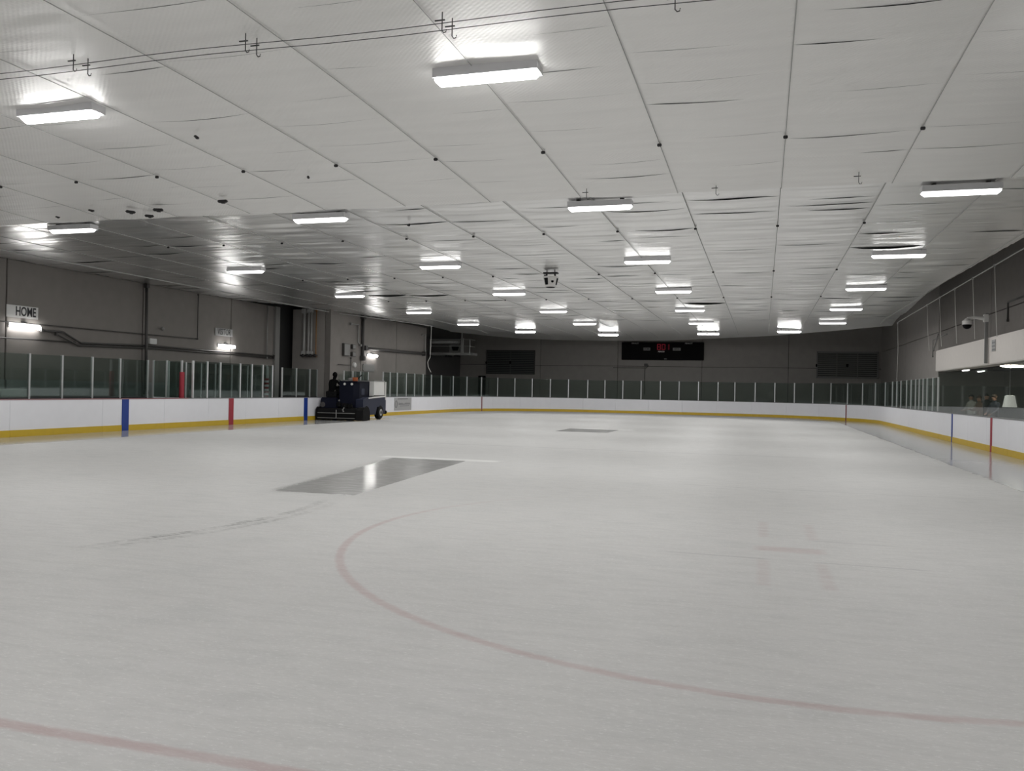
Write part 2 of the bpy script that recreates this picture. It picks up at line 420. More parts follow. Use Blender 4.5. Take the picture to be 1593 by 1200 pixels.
# ------------------------------------------------------------------ walls
ZR = 7.2
wl = tag(empty('wall_left', (-23.4, 30, 0)), 'dark grey panelled wall behind the benches', kind='structure')
def wpanel(parent, x0, x1, y0, y1, z0, z1, m_, name='wall_panel'):
    px, py, pz = parent.location
    return MB().bev(x0-px, x1-px, y0-py, y1-py, z0-pz, z1-pz, .012).build(name, m_, parent)
ys = [-4.2, 3.0, 9.0, 15.1, 21.28, 27.5, 33.22, 37.0]
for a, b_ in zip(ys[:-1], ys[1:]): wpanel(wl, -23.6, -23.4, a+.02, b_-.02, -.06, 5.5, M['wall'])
MB().box(-.34, -.21, -34.2, 21.2, -.06, ZR).build('backing', M['wall_joint'], wl)
for a, b_ in zip(ys[:-1], ys[1:]): wpanel(wl, -23.4, -23.36, a+.03, b_-.03, -.06, 1.6, M['wainscot'], 'lower_panel')
wb = tag(empty('wall_block', (-21.4, 45, 0)), 'grey block of the machine room standing out from the left wall', kind='structure')
wc = tag(empty('wall_corner', (-23.35, 59, 0)), 'wall of the far left corner with shade painted into its colour', kind='structure')
# mechanical room: a block that stands out from the left wall, with a dark recess in front of it
for a, b_ in ((38.47, 41.86), (41.90, 46.5), (46.54, 51.2)): wpanel(wb, -21.5, -21.2, a, b_, -.06, 5.52, M['wall'], 'room_side_panel')
wpanel(wb, -23.4, -21.52, 38.47, 38.75, -.06, 5.52, M['wall_far'], 'room_end_panel')
wpanel(wb, -23.4, -21.52, 50.95, 51.2, -.06, 5.52, M['wall_far'], 'room_end_panel')
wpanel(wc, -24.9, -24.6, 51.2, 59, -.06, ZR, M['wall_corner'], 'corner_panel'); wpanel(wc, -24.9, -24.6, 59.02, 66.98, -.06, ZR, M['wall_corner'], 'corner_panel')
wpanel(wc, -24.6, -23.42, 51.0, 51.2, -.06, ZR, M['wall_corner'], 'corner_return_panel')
wpanel(wl, -23.40, -23.28, 36.7, 37.1, -.06, 5.5, M['conduit_light'], 'recess_post')

wf = tag(empty('wall_far', (-7, 67, 0)), 'dark grey end wall', kind='structure')
xs = [-24.9, -17.6, -11.2, -4.6, 1.8, 8.5]
for a, b_ in zip(xs[:-1], xs[1:]):
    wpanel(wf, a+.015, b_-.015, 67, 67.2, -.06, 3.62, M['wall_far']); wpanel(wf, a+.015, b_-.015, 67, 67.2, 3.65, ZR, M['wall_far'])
MB().box(-17.9, 16.5, .16, .3, -.06, ZR).build('backing', M['wall_joint'], wf)
d1 = tag(MB().bev(-22.95, -22.3, 66.9, 66.98, 0, 2.7, .02).build('door_1', M['black']), 'black doorway in the far left corner', kind='structure')

wr = tag(empty('wall_right', (8.3, 30, 0)), 'dark grey wall above the viewing area', kind='structure')
for a, b_ in ((-4, 6), (6.02, 16), (16.02, 26), (26.02, 36), (36.02, 46)): 
    wpanel(wr, 8.3, 8.5, a, b_, 3.3, 4.85, M['wall']); wpanel(wr, 8.3, 8.5, a, b_, 4.88, ZR, M['wall'])
for a, b_ in ((46.02, 56), (56.02, 67)):
    wpanel(wr, 8.3, 8.5, a, b_, -.06, 4.85, M['wall_far']); wpanel(wr, 8.3, 8.5, a, b_, 4.88, ZR, M['wall_far'])
wpanel(wr, 12.5, 12.7, -4, 46, -.06, 3.4, M['lobby'], 'lobby_back_panel')
wpanel(wr, 8.3, 12.5, 45.9, 46, -.06, 3.4, M['lobby'], 'lobby_end_panel')
wpanel(wr, 8.51, 12.5, -4, 45.9, 2.95, 3.1, M['roof'], 'lobby_ceiling_panel')
wn = tag(MB().box(-23.4, 12.7, -4.4, -4.2, -.06, ZR).build('wall_near', M['wall']), 'wall behind the camera', kind='structure')
fas = tag(MB().bev(7.70, 8.29, -4, 43.3, 2.82, 3.80, .03).build('trim_1', M['fascia']), 'long cream fascia above the viewing area', kind='structure')

# ------------------------------------------------------------------ foil ceiling
ceil = tag(empty('ceiling', (0, 0, 5.47)), 'crinkled reflective foil ceiling in long strips', kind='structure')
MB().box(-26, 13, -5, 68, ZR-5.47, ZR-5.27).build('roof_deck', M['roof'], ceil)
PIT = 1.8375; X0 = .25
def interp(t, tab):
    if t <= tab[0][0]: return tab[0][1]
    for (a, va), (b_, vb) in zip(tab[:-1], tab[1:]):
        if t <= b_: return va+(vb-va)*(t-a)/(b_-a)
    return tab[-1][1]
XLT = [(-10,-23.36),(33.5,-23.36),(36,-22.3),(39,-21.18),(43,-20.7),(46,-20.1),(51,-19.6)]
XRT = [(-10,6.0),(22,5.95),(34,5.75),(41,6.16),(47.3,6.35)]
YET = [(-23.4,46.5),(-20.5,46.5),(-19.6,51.5),(-18.4,55.4),(-16.8,58.6),(-14.2,60.4),(-10,61),(-7,60.6),(-2.4,57.6),(.44,55.2),(3.9,51),(6.4,47.3)]
def h1(*a):
    v = math.sin(sum(x*k for x, k in zip(a, (12.9898, 78.233, 37.719, 4.581))))*43758.5453
    return v-math.floor(v)
def vn(x, y, seed):   # value noise
    ix, iy = math.floor(x), math.floor(y); fx, fy = x-ix, y-iy
    fx = fx*fx*(3-2*fx); fy = fy*fy*(3-2*fy)
    a = h1(ix, iy, seed); b_ = h1(ix+1, iy, seed); c = h1(ix, iy+1, seed); d = h1(ix+1, iy+1, seed)
    return (a*(1-fx)+b_*fx)*(1-fy)+(c*(1-fx)+d*fx)*fy-.5
def foil_strip(k, ya, yb, near):
    xa, xb = X0+k*PIT, X0+(k+1)*PIT
    xb2 = xb
    nx = 7; dy = .07
    # overlaps between sheets: rows where the next sheet starts a little lower
    cuts = []
    y = ya+.5+1.2*h1(k, ya, 3)
    while y < yb-1:
        if y < 46:
            strong = h1(k, y, 5)
            cuts.append((y, (.003+.026*strong**4*(.5 if near else 1)), h1(k, y, 8), .25+.5*h1(k, y, 9)))
        y += (.7+1.2*h1(k, y, 4)) if near else (.5+1.0*h1(k, y, 4))
    ex = {(-9, 32.7): .085, (-2, 37.2): .08, (1, 23.6): .06, (-8, 32.9): .07}
    for (kk, yc), d in ex.items():
        if kk == k and not near: cuts.append((yc, d, .5, .9))
    cuts.sort()
    rows = [(ya, None)]; y = ya; ci = 0
    while y < yb-.001:
        y = min(y+dy, yb)
        while ci < len(cuts) and cuts[ci][0] <= y:
            rows.append((cuts[ci][0], 'a')); rows.append((cuts[ci][0], 'b')); ci += 1
        rows.append((y, None))
    mb_ = MB(); grid = []; last = None
    for (y, kd) in rows:
        if kd == 'b': last = [c for c in cuts if c[0] == y][0]
        r_ = []
        for i in range(nx+1):
            u = i/nx; x = xa+(xb2-xa)*u
            x = min(max(x, interp(y, XLT)), interp(y, XRT))
            ye = interp(x, YET)
            yy = min(y, ye)
            fade = 1.0 if yy < 44 else max(.12, 1-(yy-44)/3)
            sw = math.sin(math.pi*min(max((x-xa)/PIT, 0), 1))
            z = -(.022 if near else .010)*sw*fade
            z += fade*sw**.6*((1.0 if near else 1.7)*(.020*vn(x*.45+k*7, yy*1.7, 1) + .022*vn(x*.5, yy*3.8+k*3, 2) + .017*vn(x*.7+k*5, yy*7.0, 6)))
            z += .025*vn(x*.15, yy*.22, 4)
            if last:
                w_ = max(0.0, 1-abs(u-last[2])/last[3])
                z -= last[1]*(w_**.7)*sw**.3*math.exp(-(yy-last[0])/.45) if w_ > 0 else 0
            if near: z -= .16*max(0.0, (yy-9)/6.9)**1.5
            else: z += .06*math.exp(-(yy-15.9)/1.5)
            dr = max(0.0, yy-(ye-4.0)) if yy > 44 else 0.0
            z -= .013*dr*dr
            r_.append((x, yy, z+.03))
        grid.append((r_, kd))
    n = nx+1
    for r_, _ in grid: mb_.v += r_
    for j in range(len(grid)-1):
        if grid[j][1] == 'a' and grid[j+1][1] == 'b': continue
        for i in range(nx):
            q = (j*n+i, j*n+i+1, (j+1)*n+i+1, (j+1)*n+i)
            a, b_, c, d = [mb_.v[t] for t in q]
            ar = abs((c[0]-a[0])*(d[1]-b_[1])-(c[1]-a[1])*(d[0]-b_[0]))
            if ar > 1e-5: mb_.f.append(q)
    if not mb_.f: return
    me = bpy.data.meshes.new('foil_strip'); me.from_pydata(mb_.v, [], mb_.f)
    me.materials.append(M['foil_near'] if near else M['foil'])
    for p in me.polygons: p.use_smooth = True
    o = bpy.data.objects.new('foil_strip', me); col.objects.link(o); o.parent = ceil
for k in range(-13, 4):
    foil_strip(k, -4.2, 15.9, True)
    xa = X0+k*PIT
    foil_strip(k, 15.9, max(interp(xa, YET), interp(xa+PIT, YET))+.05, False)
# support wires along the seams, with small clamps
for k in range(-12, 4):
    x = X0+k*PIT
    ye = interp(x, YET)-.6
    pl = [(x, y, .012-(.16*max(0, (y-9)/6.9)**1.5 if y < 15.9 else 0)+.025*vn(x*.15, y*.22, 4)) for y in [-4+.75*i for i in range(int((15.8+4)/.75)+1)]+[15.89]]
    MB().tube(pl, .0055, 5).build('support_wire', M['wire'], ceil)
    pl = []
    y = 16.0
    while y < ye:
        dr = max(0.0, y-(interp(x, YET)-4.0)) if y > 44 else 0.0
        pl.append((max(x, interp(y, XLT)+.05), y, .012+.06*math.exp(-(y-15.9)/1.5)+.025*vn(x*.15, y*.22, 4)-.013*dr*dr)); y += .75
    MB().tube(pl, .008, 5).build('support_wire', M['wire'], ceil)
clamp = MB().bev(-.032, .032, -.02, .02, -.035, .01, .008).build('wire_clamp', M['dark_metal'], ceil)
first = True
for y in (12.95, 20.1, 27.4, 34.8):
    for k in range(-9, 2):
        x = X0+k*PIT
        z = -.0-(.16*max(0, (y-9)/6.9)**1.5 if y < 15.9 else 0)+.025*vn(x*.15, y*.22, 4)
        if first: clamp.location = (x, y, z); first = False
        else: inst(clamp, parent=ceil, loc=(x, y, z))
# cross wires and hanging double hooks near the camera
for y in (8.08, 8.24):
    MB().tube([(x, y, -.09-.015*math.sin((x+24)*1.34)) for x in [-23+.8*i for i in range(37)]], .0045, 5).build('cross_wire', M['wire_dark'], ceil)
hk = MB().tube([(0,0,.09),(0,0,-.10),(.02,0,-.125),(.045,0,-.12),(.05,0,-.095)], .006, 6).box(-.08,.03,-.006,.006,.0,.012).build('wire_hook', M['wire_dark'], ceil)
hks = [(-10.25,8.08),(-10.2,8.22),(-7.93,8.06),(-7.87,8.22),(-5.57,8.06),(-5.52,8.2),(-3.25,8.1),(-3.2,8.26),(-.88,8.2),(1.47,15.1),(-.87,15.45),(-3.2,15.3)]
for i, (x, y) in enumerate(hks):
    z = -.06 if y < 10 else -.19
    if i == 0: hk.location = (x, y, z)
    else: inst(hk, parent=ceil, loc=(x, y, z))
# dark clumps on the near foil
cl = MB().bev(-.13,.13,-.05,.05,-.05,.02,.02).bev(-.04,.08,-.07,.04,-.075,0,.02).build('foil_clip', M['dark_metal'], ceil)
for i, (x, y, s) in enumerate([(-10.48,14.51,1),(-12.35,14.9,1),(-12.95,15.35,.9),(-13.1,14.95,.95),(-13.9,14.7,.6),(-15.2,15.1,.5),(-8.37,10.91,.55),(-7.83,13.28,.5),(-8.02,18.15,.6)]):
    z = -.07-(.16*max(0, (y-9)/6.9)**1.5 if y < 15.9 else -.02)
    o = cl if i == 0 else inst(cl, parent=ceil)
    o.location = (x, y, z); o.scale = (s*.8, s*.8, s*.8); o.rotation_euler = (0, 0, .3*i)
# perimeter cables of the netting
pc = tag(MB().tube([(-21.55,6,5.42),(-21.5,20,5.40),(-21.55,33,5.40),(-21.3,39,5.38),(-19.9,45,5.38),(-19.55,48.2,5.40)], .018, 6).build('net_cable', M['cable']),
         'pale cable running along the left edge of the foil ceiling', 'cable')
pc = tag(MB().tube([(6.52,6,5.55),(6.5,25.5,5.58),(6.5,36,5.50),(6.5,41.5,5.45),(6.5,46.6,5.40)], .019, 6).build('net_cable', M['cable']),
         'pale cable running along the right edge of the foil ceiling', 'cable')
for i, (y, zt, zb, xb, lab) in enumerate([(46.55,5.38,2.45,6.5,'rope hanging at the far right corner of the foil ceiling'),
        (38.6,5.48,3.55,6.62,'hanging rope just past the left end of the cream fascia'),(36.0,5.50,3.6,6.6,'second hanging rope over the fascia from its left end'),
        (33.3,5.52,3.55,6.6,'hanging rope behind the dome camera'),(30.6,5.55,3.55,6.6,'hanging rope right of the dome camera'),(27.9,5.57,3.45,6.6,'rope nearest the right edge of the photo')]):
    t = tag(empty('hanging_rope', (6.5, y, zt)), 'thin pale '+lab, 'rope', 'ropes hanging from the right cable')
    MB().tube([(0,0,0),(.04,.01,-(zt-zb)*.5),(xb-6.5,.03,-(zt-zb))], .009, 6).build('line', M['rope'], t)
    MB().bev(-.03,.03,-.03,.03,-.06,.03,.01).build('cable_clamp', M['galv'], t)
t = tag(empty('hanging_rope', (-19.6, 48.1, 5.38)), 'thin pale rope hanging at the far left corner with a kinked lower end', 'rope')
MB().tube([(0,0,0),(-.02,0,-1.2),(-.05,0,-1.9),(-.2,0,-2.2),(-.16,0,-2.5),(.02,0,-2.82)], .016, 6).build('line', M['rope'], t)
MB().bev(-.03,.03,-.03,.03,-.06,.03,.01).build('cable_clamp', M['galv'], t)

# ------------------------------------------------------------------ dasher boards
HB = 1.0555
bd = tag(empty('dasher_boards', (XL, 12, 0)), 'white hockey rink boards with yellow kick plate around the ice', 'boards')
bx, by = XL, 12
def onb(mb_, name, m_, parent=None):
    mb_.v = [(v[0]-bx, v[1]-by, v[2]) for v in mb_.v]
    return mb_.build(name, m_, parent or bd)
js = [S_BEG, -3.4, -1.0, 1.4, 3.8, 6.38, 9.8, 12.66, 15.1, 17.5, 19.9, 22.3, 24.7, 27.1, 29.5, 31.9, 34.3, 36.7, 39.1, 41.2]
s = 41.2
while s < S_END-2.6:
    s += 2.44; js.append(s)
js.append(S_END)
for a, b_ in zip(js[:-1], js[1:]):
    onb(strip(a+.004, b_-.004, 0, .12, .19, HB-.025), 'board_panel', M['board'])
    onb(strip(a+.004, b_-.004, -.012, .12, 0.001, .19), 'kick_plate', M['yellow'])
onb(strip(S_BEG, 13.9, -.01, .13, HB-.025, HB+.005), 'cap_rail', M['cap_red'])
onb(strip(13.9, 30.5, -.01, .13, HB-.025, HB+.005), 'cap_rail', M['cap_grey'])
onb(strip(30.5, S_END, -.01, .13, HB-.025, HB+.005), 'cap_rail', M['cap_grey'])
def stripe(s, w, m_, z0=.0, name='line_stripe', lab=None):
    o = onb(strip(s-w/2, s+w/2, -.018, .02, z0+.002, HB-.026), name, m_)
    if lab: o['label'] = lab
stripe(10.78, .30, M['blue'], lab='near blue line stripe on the left boards')
stripe(16.50, .30, M['red'], lab='red centre line stripe on the left boards')
stripe(22.12, .30, M['blue'], lab='far blue line stripe on the left boards beside the ice resurfacer')
LT = L1*2+RC*math.pi+(XR-XL-2*RC)
sR = lambda y: LT-(y-12)
stripe(sR(34.0), .16, M['blue'], lab='blue line stripe on the right boards')
stripe(sR(28.5), .17, M['red'], lab='red centre line stripe on the right boards')
stripe(45.0, .09, M['red_thin'], lab='thin red goal line stripe at the far left corner')
stripe(72.88, .09, M['red_thin'], lab='thin red goal line stripe at the far right corner')
# faded advert on the left boards
ad = onb(strip(31.75, 34.15, -.016, .02, .27, 1.0), 'advert_panel', M['ad']); ad['label'] = 'faded grey advertising panel with small lettering'
def adbox(y0, y1, z0, z1):
    return MB().box(XL+.016, XL+.024, y0, y1, z0, z1)
mk = MB()
for y0, y1, z0, z1 in ((44.2,45.6,.90,.95),(44.35,45.95,.60,.64),(44.5,45.8,.50,.53),(44.35,44.9,.66,.70),(45.2,45.9,.66,.70)):
    q = adbox(y0, y1, z0, z1); mk.add(q.v, q.f)
ring_ = []
for k in range(16):
    a = 2*math.pi*k/16; ring_.append((XL+.022, 43.98+.14*math.cos(a), .63+.2*math.sin(a)))
mk.tube(ring_+[ring_[0]], .02, 4, cap=False)
onb(mk, 'advert_print', M['ad_ink'], ad)

# ------------------------------------------------------------------ rink glass
ZG = 2.41
def glass_run(root, ss, off, gm, posts=True, z0=HB+.006, z1=ZG, w=.032, skip=()):
    rx, ry = root.location.x, root.location.y
    for i, s in enumerate(ss):
        if posts:
            q = strip(s-w, s+w, off-.03, off+.03, z0, z1+.02); q.v = [(v[0]-rx, v[1]-ry, v[2]-root.location.z) for v in q.v]
            q.build('glass_post', M['alu'], root)
        if i+1 < len(ss) and i not in skip:
            g = .034 if posts else .006
            q = strip(s+g, ss[i+1]-g, off-.006, off+.006, z0, z1, .5); q.v = [(v[0]-rx, v[1]-ry, v[2]-root.location.z) for v in q.v]
            q.build('glass_pane', gm, root)
far = [30.37,31.28,32.24,33.51,34.74,36.04,37.41,39.12,41.32,43.34,45.0,46.57,48.08,49.5,50.92,52.29,53.73,55.01,56.35,57.71,59.11,60.47,61.85,63.23,64.4,65.8,67.18,68.58,69.98,71.42,72.91,74.49,76.27,79.16,81.93,83.45,84.84,86.59,87.89,89.1,90.03,90.98,91.94,93.19,94.26]
g1 = tag(empty('rink_glass', (XL, 42.4, HB)), 'glass screen in aluminium posts around the far end of the rink', 'glass screen')
glass_run(g1, far, .07, M['glass'])
g2 = tag(empty('rink_glass', (XL, 26.3, HB)), 'glass screen on the left boards either side of the red centre stripe', 'glass screen')
glass_run(g2, [14.25,15.07,15.86,17.15,17.95,18.73,19.45], .07, M['glass'], skip=())
# padded ends
def at_root(root, mb_, name, m_):
    l = root.location; mb_.v = [(v[0]-l.x, v[1]-l.y, v[2]-l.z) for v in mb_.v]; return mb_.build(name, m_, root)
def back_run(root, ylist, x, m_=None):
    for i, y in enumerate(ylist):
        at_root(root, MB().box(x-.03, x+.03, y-.03, y+.03, .02, ZG+.02), 'glass_post', M['alu'])
        if i+1 < len(ylist): at_root(root, MB().box(x-.006, x+.006, y+.034, ylist[i+1]-.034, 1.07, ZG), 'glass_pane', M['glass'])
    at_root(root, MB().box(x-.08, x+.02, ylist[0], ylist[-1], .0, 1.06), 'bench_back_wall', M['cap_black'])
def side_run(root, xs_, y):
    for i, x in enumerate(xs_):
        at_root(root, MB().box(x-.03, x+.03, y-.03, y+.03, .02, ZG+.02), 'glass_post', M['alu'])
        if i+1 < len(xs_): at_root(root, MB().box(x+.034, xs_[i+1]-.034, y-.006, y+.006, 1.07, ZG), 'glass_pane', M['glass'])
    at_root(root, MB().box(xs_[0], xs_[-1], y-.03, y+.03, .0, 1.06), 'partition_panel', M['board'])
b1 = tag(empty('bench_screen', (-21.9, 20.8, 0)), 'tall glass screen behind the home bench at the left edge', 'glass screen')
back_run(b1, [14.6, 15.9, 17.1, 18.3, 19.5, 20.79, 22.07, 23.36, 24.65, 26.05], -21.9)
side_run(b1, [-21.85, -21.25, -20.6], 26.3)
b2 = tag(empty('bench_screen', (-21.9, 29, 0)), 'glass screen behind the penalty boxes between the two padded poles', 'glass screen')
back_run(b2, [27.2, 28.2, 29.14, 30.07, 31.2, 32.35, 33.96], -21.9)
b3 = tag(empty('bench_screen', (-21.9, 37, 0)), 'glass screen behind the visitor bench and the ice resurfacer', 'glass screen')
back_run(b3, [35.16, 36.42, 37.7, 38.43], -21.9)
b4 = tag(empty('bench_screen', (-20.9, 41, 0)), 'glass screen in front of the block wall behind the white snow tank', 'glass screen')
for i, y in enumerate([39.4, 40.4, 41.3, 42.2]):
    at_root(b4, MB().box(-20.93, -20.87, y-.03, y+.03, .02, ZG), 'glass_post', M['alu'])
    if i < 3: at_root(b4, MB().box(-20.906, -20.894, y+.034, y+.86, 1.07, ZG-.02), 'glass_pane', M['glass'])
at_root(b4, MB().box(-20.98, -20.88, 39.4, 42.2, 0, 1.06), 'bench_back_wall', M['cap_black'])
# padded poles
pp = tag(empty('padded_pole', (-20.35, 26.0, 0)), 'red padded pole at the end of the home bench glass', 'pole')
MB().tube([(0,0,.02),(0,0,ZG+.02)], .03, 8).build('post', M['alu'], pp)
MB().lathe([(.085,1.0),(.09,1.03),(.09,1.97),(.085,2.0)], 14).build('pad', M['red'], pp)
pp = tag(empty('padded_pole', (-20.3, 31.4, 0)), 'pole with red and white striped pad left of the ice resurfacer', 'pole')
MB().tube([(0,0,.02),(0,0,ZG+.02)], .03, 8).build('post', M['alu'], pp)
for i in range(9):
    MB().lathe([(.085,1.06+.09*i),(.09,1.07+.09*i),(.09,1.142+.09*i),(.085,1.15+.09*i)], 14).build('pad_band', M['red'] if i % 2 == 0 else M['board'], pp)
# benches
for (ya, yb, lab) in ((14.8, 26.0, 'long dark players bench behind the left boards at the photo edge'), (33.0, 38.2, 'dark players bench behind the far left boards')):
    t = tag(empty('players_bench', (-21.4, (ya+yb)/2, 0)), lab, 'bench'); h_ = (yb-ya)/2
    MB().bev(-.18, .18, -h_, h_, .62, .67, .01).build('seat', M['black'], t)
    for q in range(5): MB().box(-.15,.15,-h_+.2+q*(2*h_-.4)/4-.03,-h_+.2+q*(2*h_-.4)/4+.03,0,.62).build('leg', M['dark_metal'], t)
t = tag(MB().bev(-23.34,-22.9,20.6,21.85,.0,1.30,.02).box(-22.9,-22.885,20.7,21.75,.1,1.22).build('storage_cabinet', M['sign']), 'low white cabinet against the left wall under the home sign', 'cabinet')

# right side: frameless spectator glass
g5 = tag(empty('spectator_glass', (XR, 30, HB)), 'tall frameless glass panes on the right boards before the spectators', 'glass screen')
ssr = [94.30]
while ssr[-1] < S_END-2: ssr.append(ssr[-1]+2.4)
glass_run(g5, ssr, .07, M['glass_clear'], posts=False, z1=2.55)

# ------------------------------------------------------------------ ceiling lights
def make_light():
    t = empty('ceiling_light', (0,0,0))
    # housing hangs under the foil: tray with sloped ends
    MB().prism([(-.66,.135),(.66,.135),(.66,.02),(-.66,.02)], 'y', -.135, .135).build('housing', M['lens_housing'], t)
    # wrap-around lens with bevelled ends
    mb_ = MB(); n = 8; rings = []
    for (x, sc) in ((-.655,.35),(-.60,1),(.60,1),(.655,.35)):
        rr = []
        for k in range(n+1):
            a = math.pi*k/n
            rr.append((x, -.095*math.cos(a)*(.6+.4*sc), .019-.072*math.sin(a)*sc))
        rings.append(rr)
    vs = [v for r_ in rings for v in r_]; fs = []
    for i in range(3):
        for k in range(n): fs.append((i*(n+1)+k, i*(n+1)+k+1, (i+1)*(n+1)+k+1, (i+1)*(n+1)+k))
        fs.append((i*(n+1), (i+1)*(n+1), (i+1)*(n+1)+n, i*(n+1)+n))
    fs.append(tuple(range(n+1))); fs.append(tuple(3*(n+1)+k for k in range(n, -1, -1)))
    mb_.add(vs, fs).build('lens', M['lens'], t)
    ld = bpy.data.lights.new('lamp_light', 'AREA'); ld.shape = 'RECTANGLE'; ld.size = 1.18; ld.size_y = .17; ld.energy = LAMP_W; ld.color = (1.0, .992, .975)
    lo = bpy.data.objects.new('lamp_light', ld); col.objects.link(lo); lo.parent = t; lo.location = (0, 0, -.058)
    for s in (-1, 1):
        MB().bev(s*.45-.04, s*.45+.04, -.05, .05, .13, .2, .01).build('hanger', M['dark_metal'], t)
    return t
proto = make_light()
lamp_light = [c for c in proto.children if c.type == 'LIGHT'][0].data
near_light = lamp_light.copy(); near_light.energy = LAMP_NEAR_W
lens_mesh = {M['lens']: [c for c in proto.children if c.name.startswith('lens')][0].data}
for k_ in ('lens_near', 'lens_rim'):
    lens_mesh[M[k_]] = lens_mesh[M['lens']].copy(); lens_mesh[M[k_]].materials[0] = M[k_]
colsX = [(-16.65,'far left column'),(-9.69,'second column from the left'),(-3.27,'third column from the left'),(3.39,'rightmost column')]
rown = ['nearest row','second row','third row','fourth row','fifth row','sixth row']
first = True
def place_light(x, y, lab, z=5.36, rz=0, lens=None):
    global first
    o = proto if first else copy_tree(proto); first = False
    o.location = (x, y, z); o.rotation_euler = (0, R(rz), 0)
    for ch in o.children:
        if ch.type == 'LIGHT': ch.data = near_light if lens == M['lens_near'] else lamp_light
        if ch.name.startswith('lens'): ch.data = lens_mesh[lens or M['lens']]
    tag(o, lab, 'ceiling light', 'strip lights under the foil ceiling')
for r_ in range(-1, 6):
    for (x, cn) in colsX:
        y = 9.64+7.377*r_
        z = 5.36 if r_ else 5.37
        place_light(x, y, ('lit white strip light in the %s, %s' % (rown[r_], cn)) if r_ >= 0 else 'lit white strip light overhead, just out of the photo, '+cn, z, lens=M['lens_near'] if r_ < 1 else None)
for (x, y, lab) in ((-14.7,52.0,'leftmost'),(-9.8,54.7,'second from left'),(-3.35,53.9,'third from left'),(1.4,51.8,'rightmost')):
    place_light(x, y, 'lit strip light at the drooping far rim of the foil, %s of four' % lab, 5.30, lens=M['lens_rim'])

# ------------------------------------------------------------------ wall lights and signs on the left
def wall_light(x, y, z, lab, hl=.60):
    t = tag(empty('wall_light', (x, y, z)), lab, 'wall light')
    MB().bev(0, .07, -hl, hl, -.06, .08, .01).build('housing', M['lens_housing'], t)
    MB().prism([(.07,-.07),(.07,.07),(.13,.05),(.15,0),(.13,-.06)], 'y', -hl+.02, hl-.02)
    mb_ = MB(); pr = [(.071,.065),(.12,.05),(.15,.0),(.13,-.055),(.071,-.075)]
    mb_.prism(pr, 'y', -hl+.02, hl-.02).build('lens', M['lens_wall'], t)
    MB().box(0, .06, -.1, .1, .08, .16).build('bracket', M['dark_metal'], t)
wall_light(-23.4, 21.94, 3.36, 'lit wall light under the home sign')
wall_light(-23.4, 32.8, 3.30, 'lit wall light under the visitor sign')
wall_light(-21.2, 43.15, 3.35, 'lit wall light on the block wall above the white snow tank', .58)

def text(name, body, size, loc, rot, m_, parent, ext=.004, sx=1.0, bold=0.0, spacing=1.0):
    cu = bpy.data.curves.new(name, 'FONT'); cu.body = body; cu.size = size; cu.extrude = ext; cu.align_x = 'CENTER'; cu.align_y = 'CENTER'
    cu.offset = bold; cu.space_character = spacing; cu.resolution_u = 3
    o = bpy.data.objects.new(name, cu); col.objects.link(o)
    dg = bpy.context.evaluated_depsgraph_get()
    me = bpy.data.meshes.new_from_object(o.evaluated_get(dg)); bpy.data.objects.remove(o)
    me.materials.clear(); me.materials.append(m_)
    o = bpy.data.objects.new(name, me); col.objects.link(o); o.parent = parent
    o.location = loc; o.rotation_euler = rot; o.scale = (sx, 1, 1)
    return o
t = tag(empty('wall_sign', (-23.39, 21.88, 3.83)), 'white sign reading HOME on the left wall', 'sign')
MB().bev(0, .025, -.62, .62, -.20, .20, .006).build('sign_board', M['sign'], t)
text('lettering', 'HOME', .42, (.027, .12, 0), (R(90), 0, R(90)), M['sign_dark'], t, sx=.68, bold=.009)
t = tag(empty('wall_sign', (-23.39, 32.66, 3.92)), 'white sign reading VISITOR on the left wall', 'sign')
MB().bev(0, .025, -.64, .64, -.17, .17, .006).build('sign_board', M['ad'], t)
text('lettering', 'VISITOR', .40, (.027, 0, 0), (R(90), 0, R(90)), M['sign'], t, sx=.68, bold=.010)
text('lettering_fill', 'VISITOR', .40, (.032, 0, 0), (R(90), 0, R(90)), M['sign_dark'], t, sx=.68, bold=.003)

# ------------------------------------------------------------------ conduits, boxes, pipes on the left wall
xw = -23.30
def pipe(name, pts, r, m_, lab, cat='pipe', clips=True):
    c = Vector(pts[0]); t = tag(empty(name, c), lab, cat)
    MB().tube([Vector(p)-c for p in pts], r, 8).build('run', m_, t, smooth=True)
    if clips:
        for p in pts[::max(1, len(pts)-1)]:
            q = Vector(p)-c; MB().bev(q.x-r*1.5, q.x+r*1.5, q.y-r*1.6, q.y+r*1.6, q.z-r*1.6, q.z+r*1.6, r*.3).build('pipe_clip', m_, t)
pipe('conduit', [(xw,6,3.36),(xw,21,3.46),(xw,30.6,3.50)], .018, M['conduit'], 'thin dark conduit along the left wall above the HOME light', 'conduit')
pipe('conduit', [(xw,30.72,5.4),(xw,30.72,3.50)], .02, M['conduit'], 'thin vertical conduit left of the visitor sign', 'conduit')
pipe('conduit', [(xw,22.6,3.28),(xw,23.5,3.28),(xw,24.3,2.95),(xw,28,3.05),(xw,36.6,3.02)], .035, M['conduit'], 'dark pipe stepping down along the left wall right of the home light', 'conduit')
pipe('conduit', [(xw,23.2,3.20),(xw,24.15,2.86),(xw,28,2.96),(xw,36.6,2.92)], .03, M['conduit'], 'lower of the two dark pipes stepping down the left wall', 'conduit')
pipe('conduit', [(xw,6,2.80),(xw,24,2.96)], .02, M['conduit'], 'thin conduit low on the left wall below the home light', 'conduit')
pipe('downpipe', [(xw+.12,27.42,5.38),(xw+.12,27.5,1.2)], .055, M['conduit'], 'dark vertical downpipe on the left wall between the two signs', 'pipe')
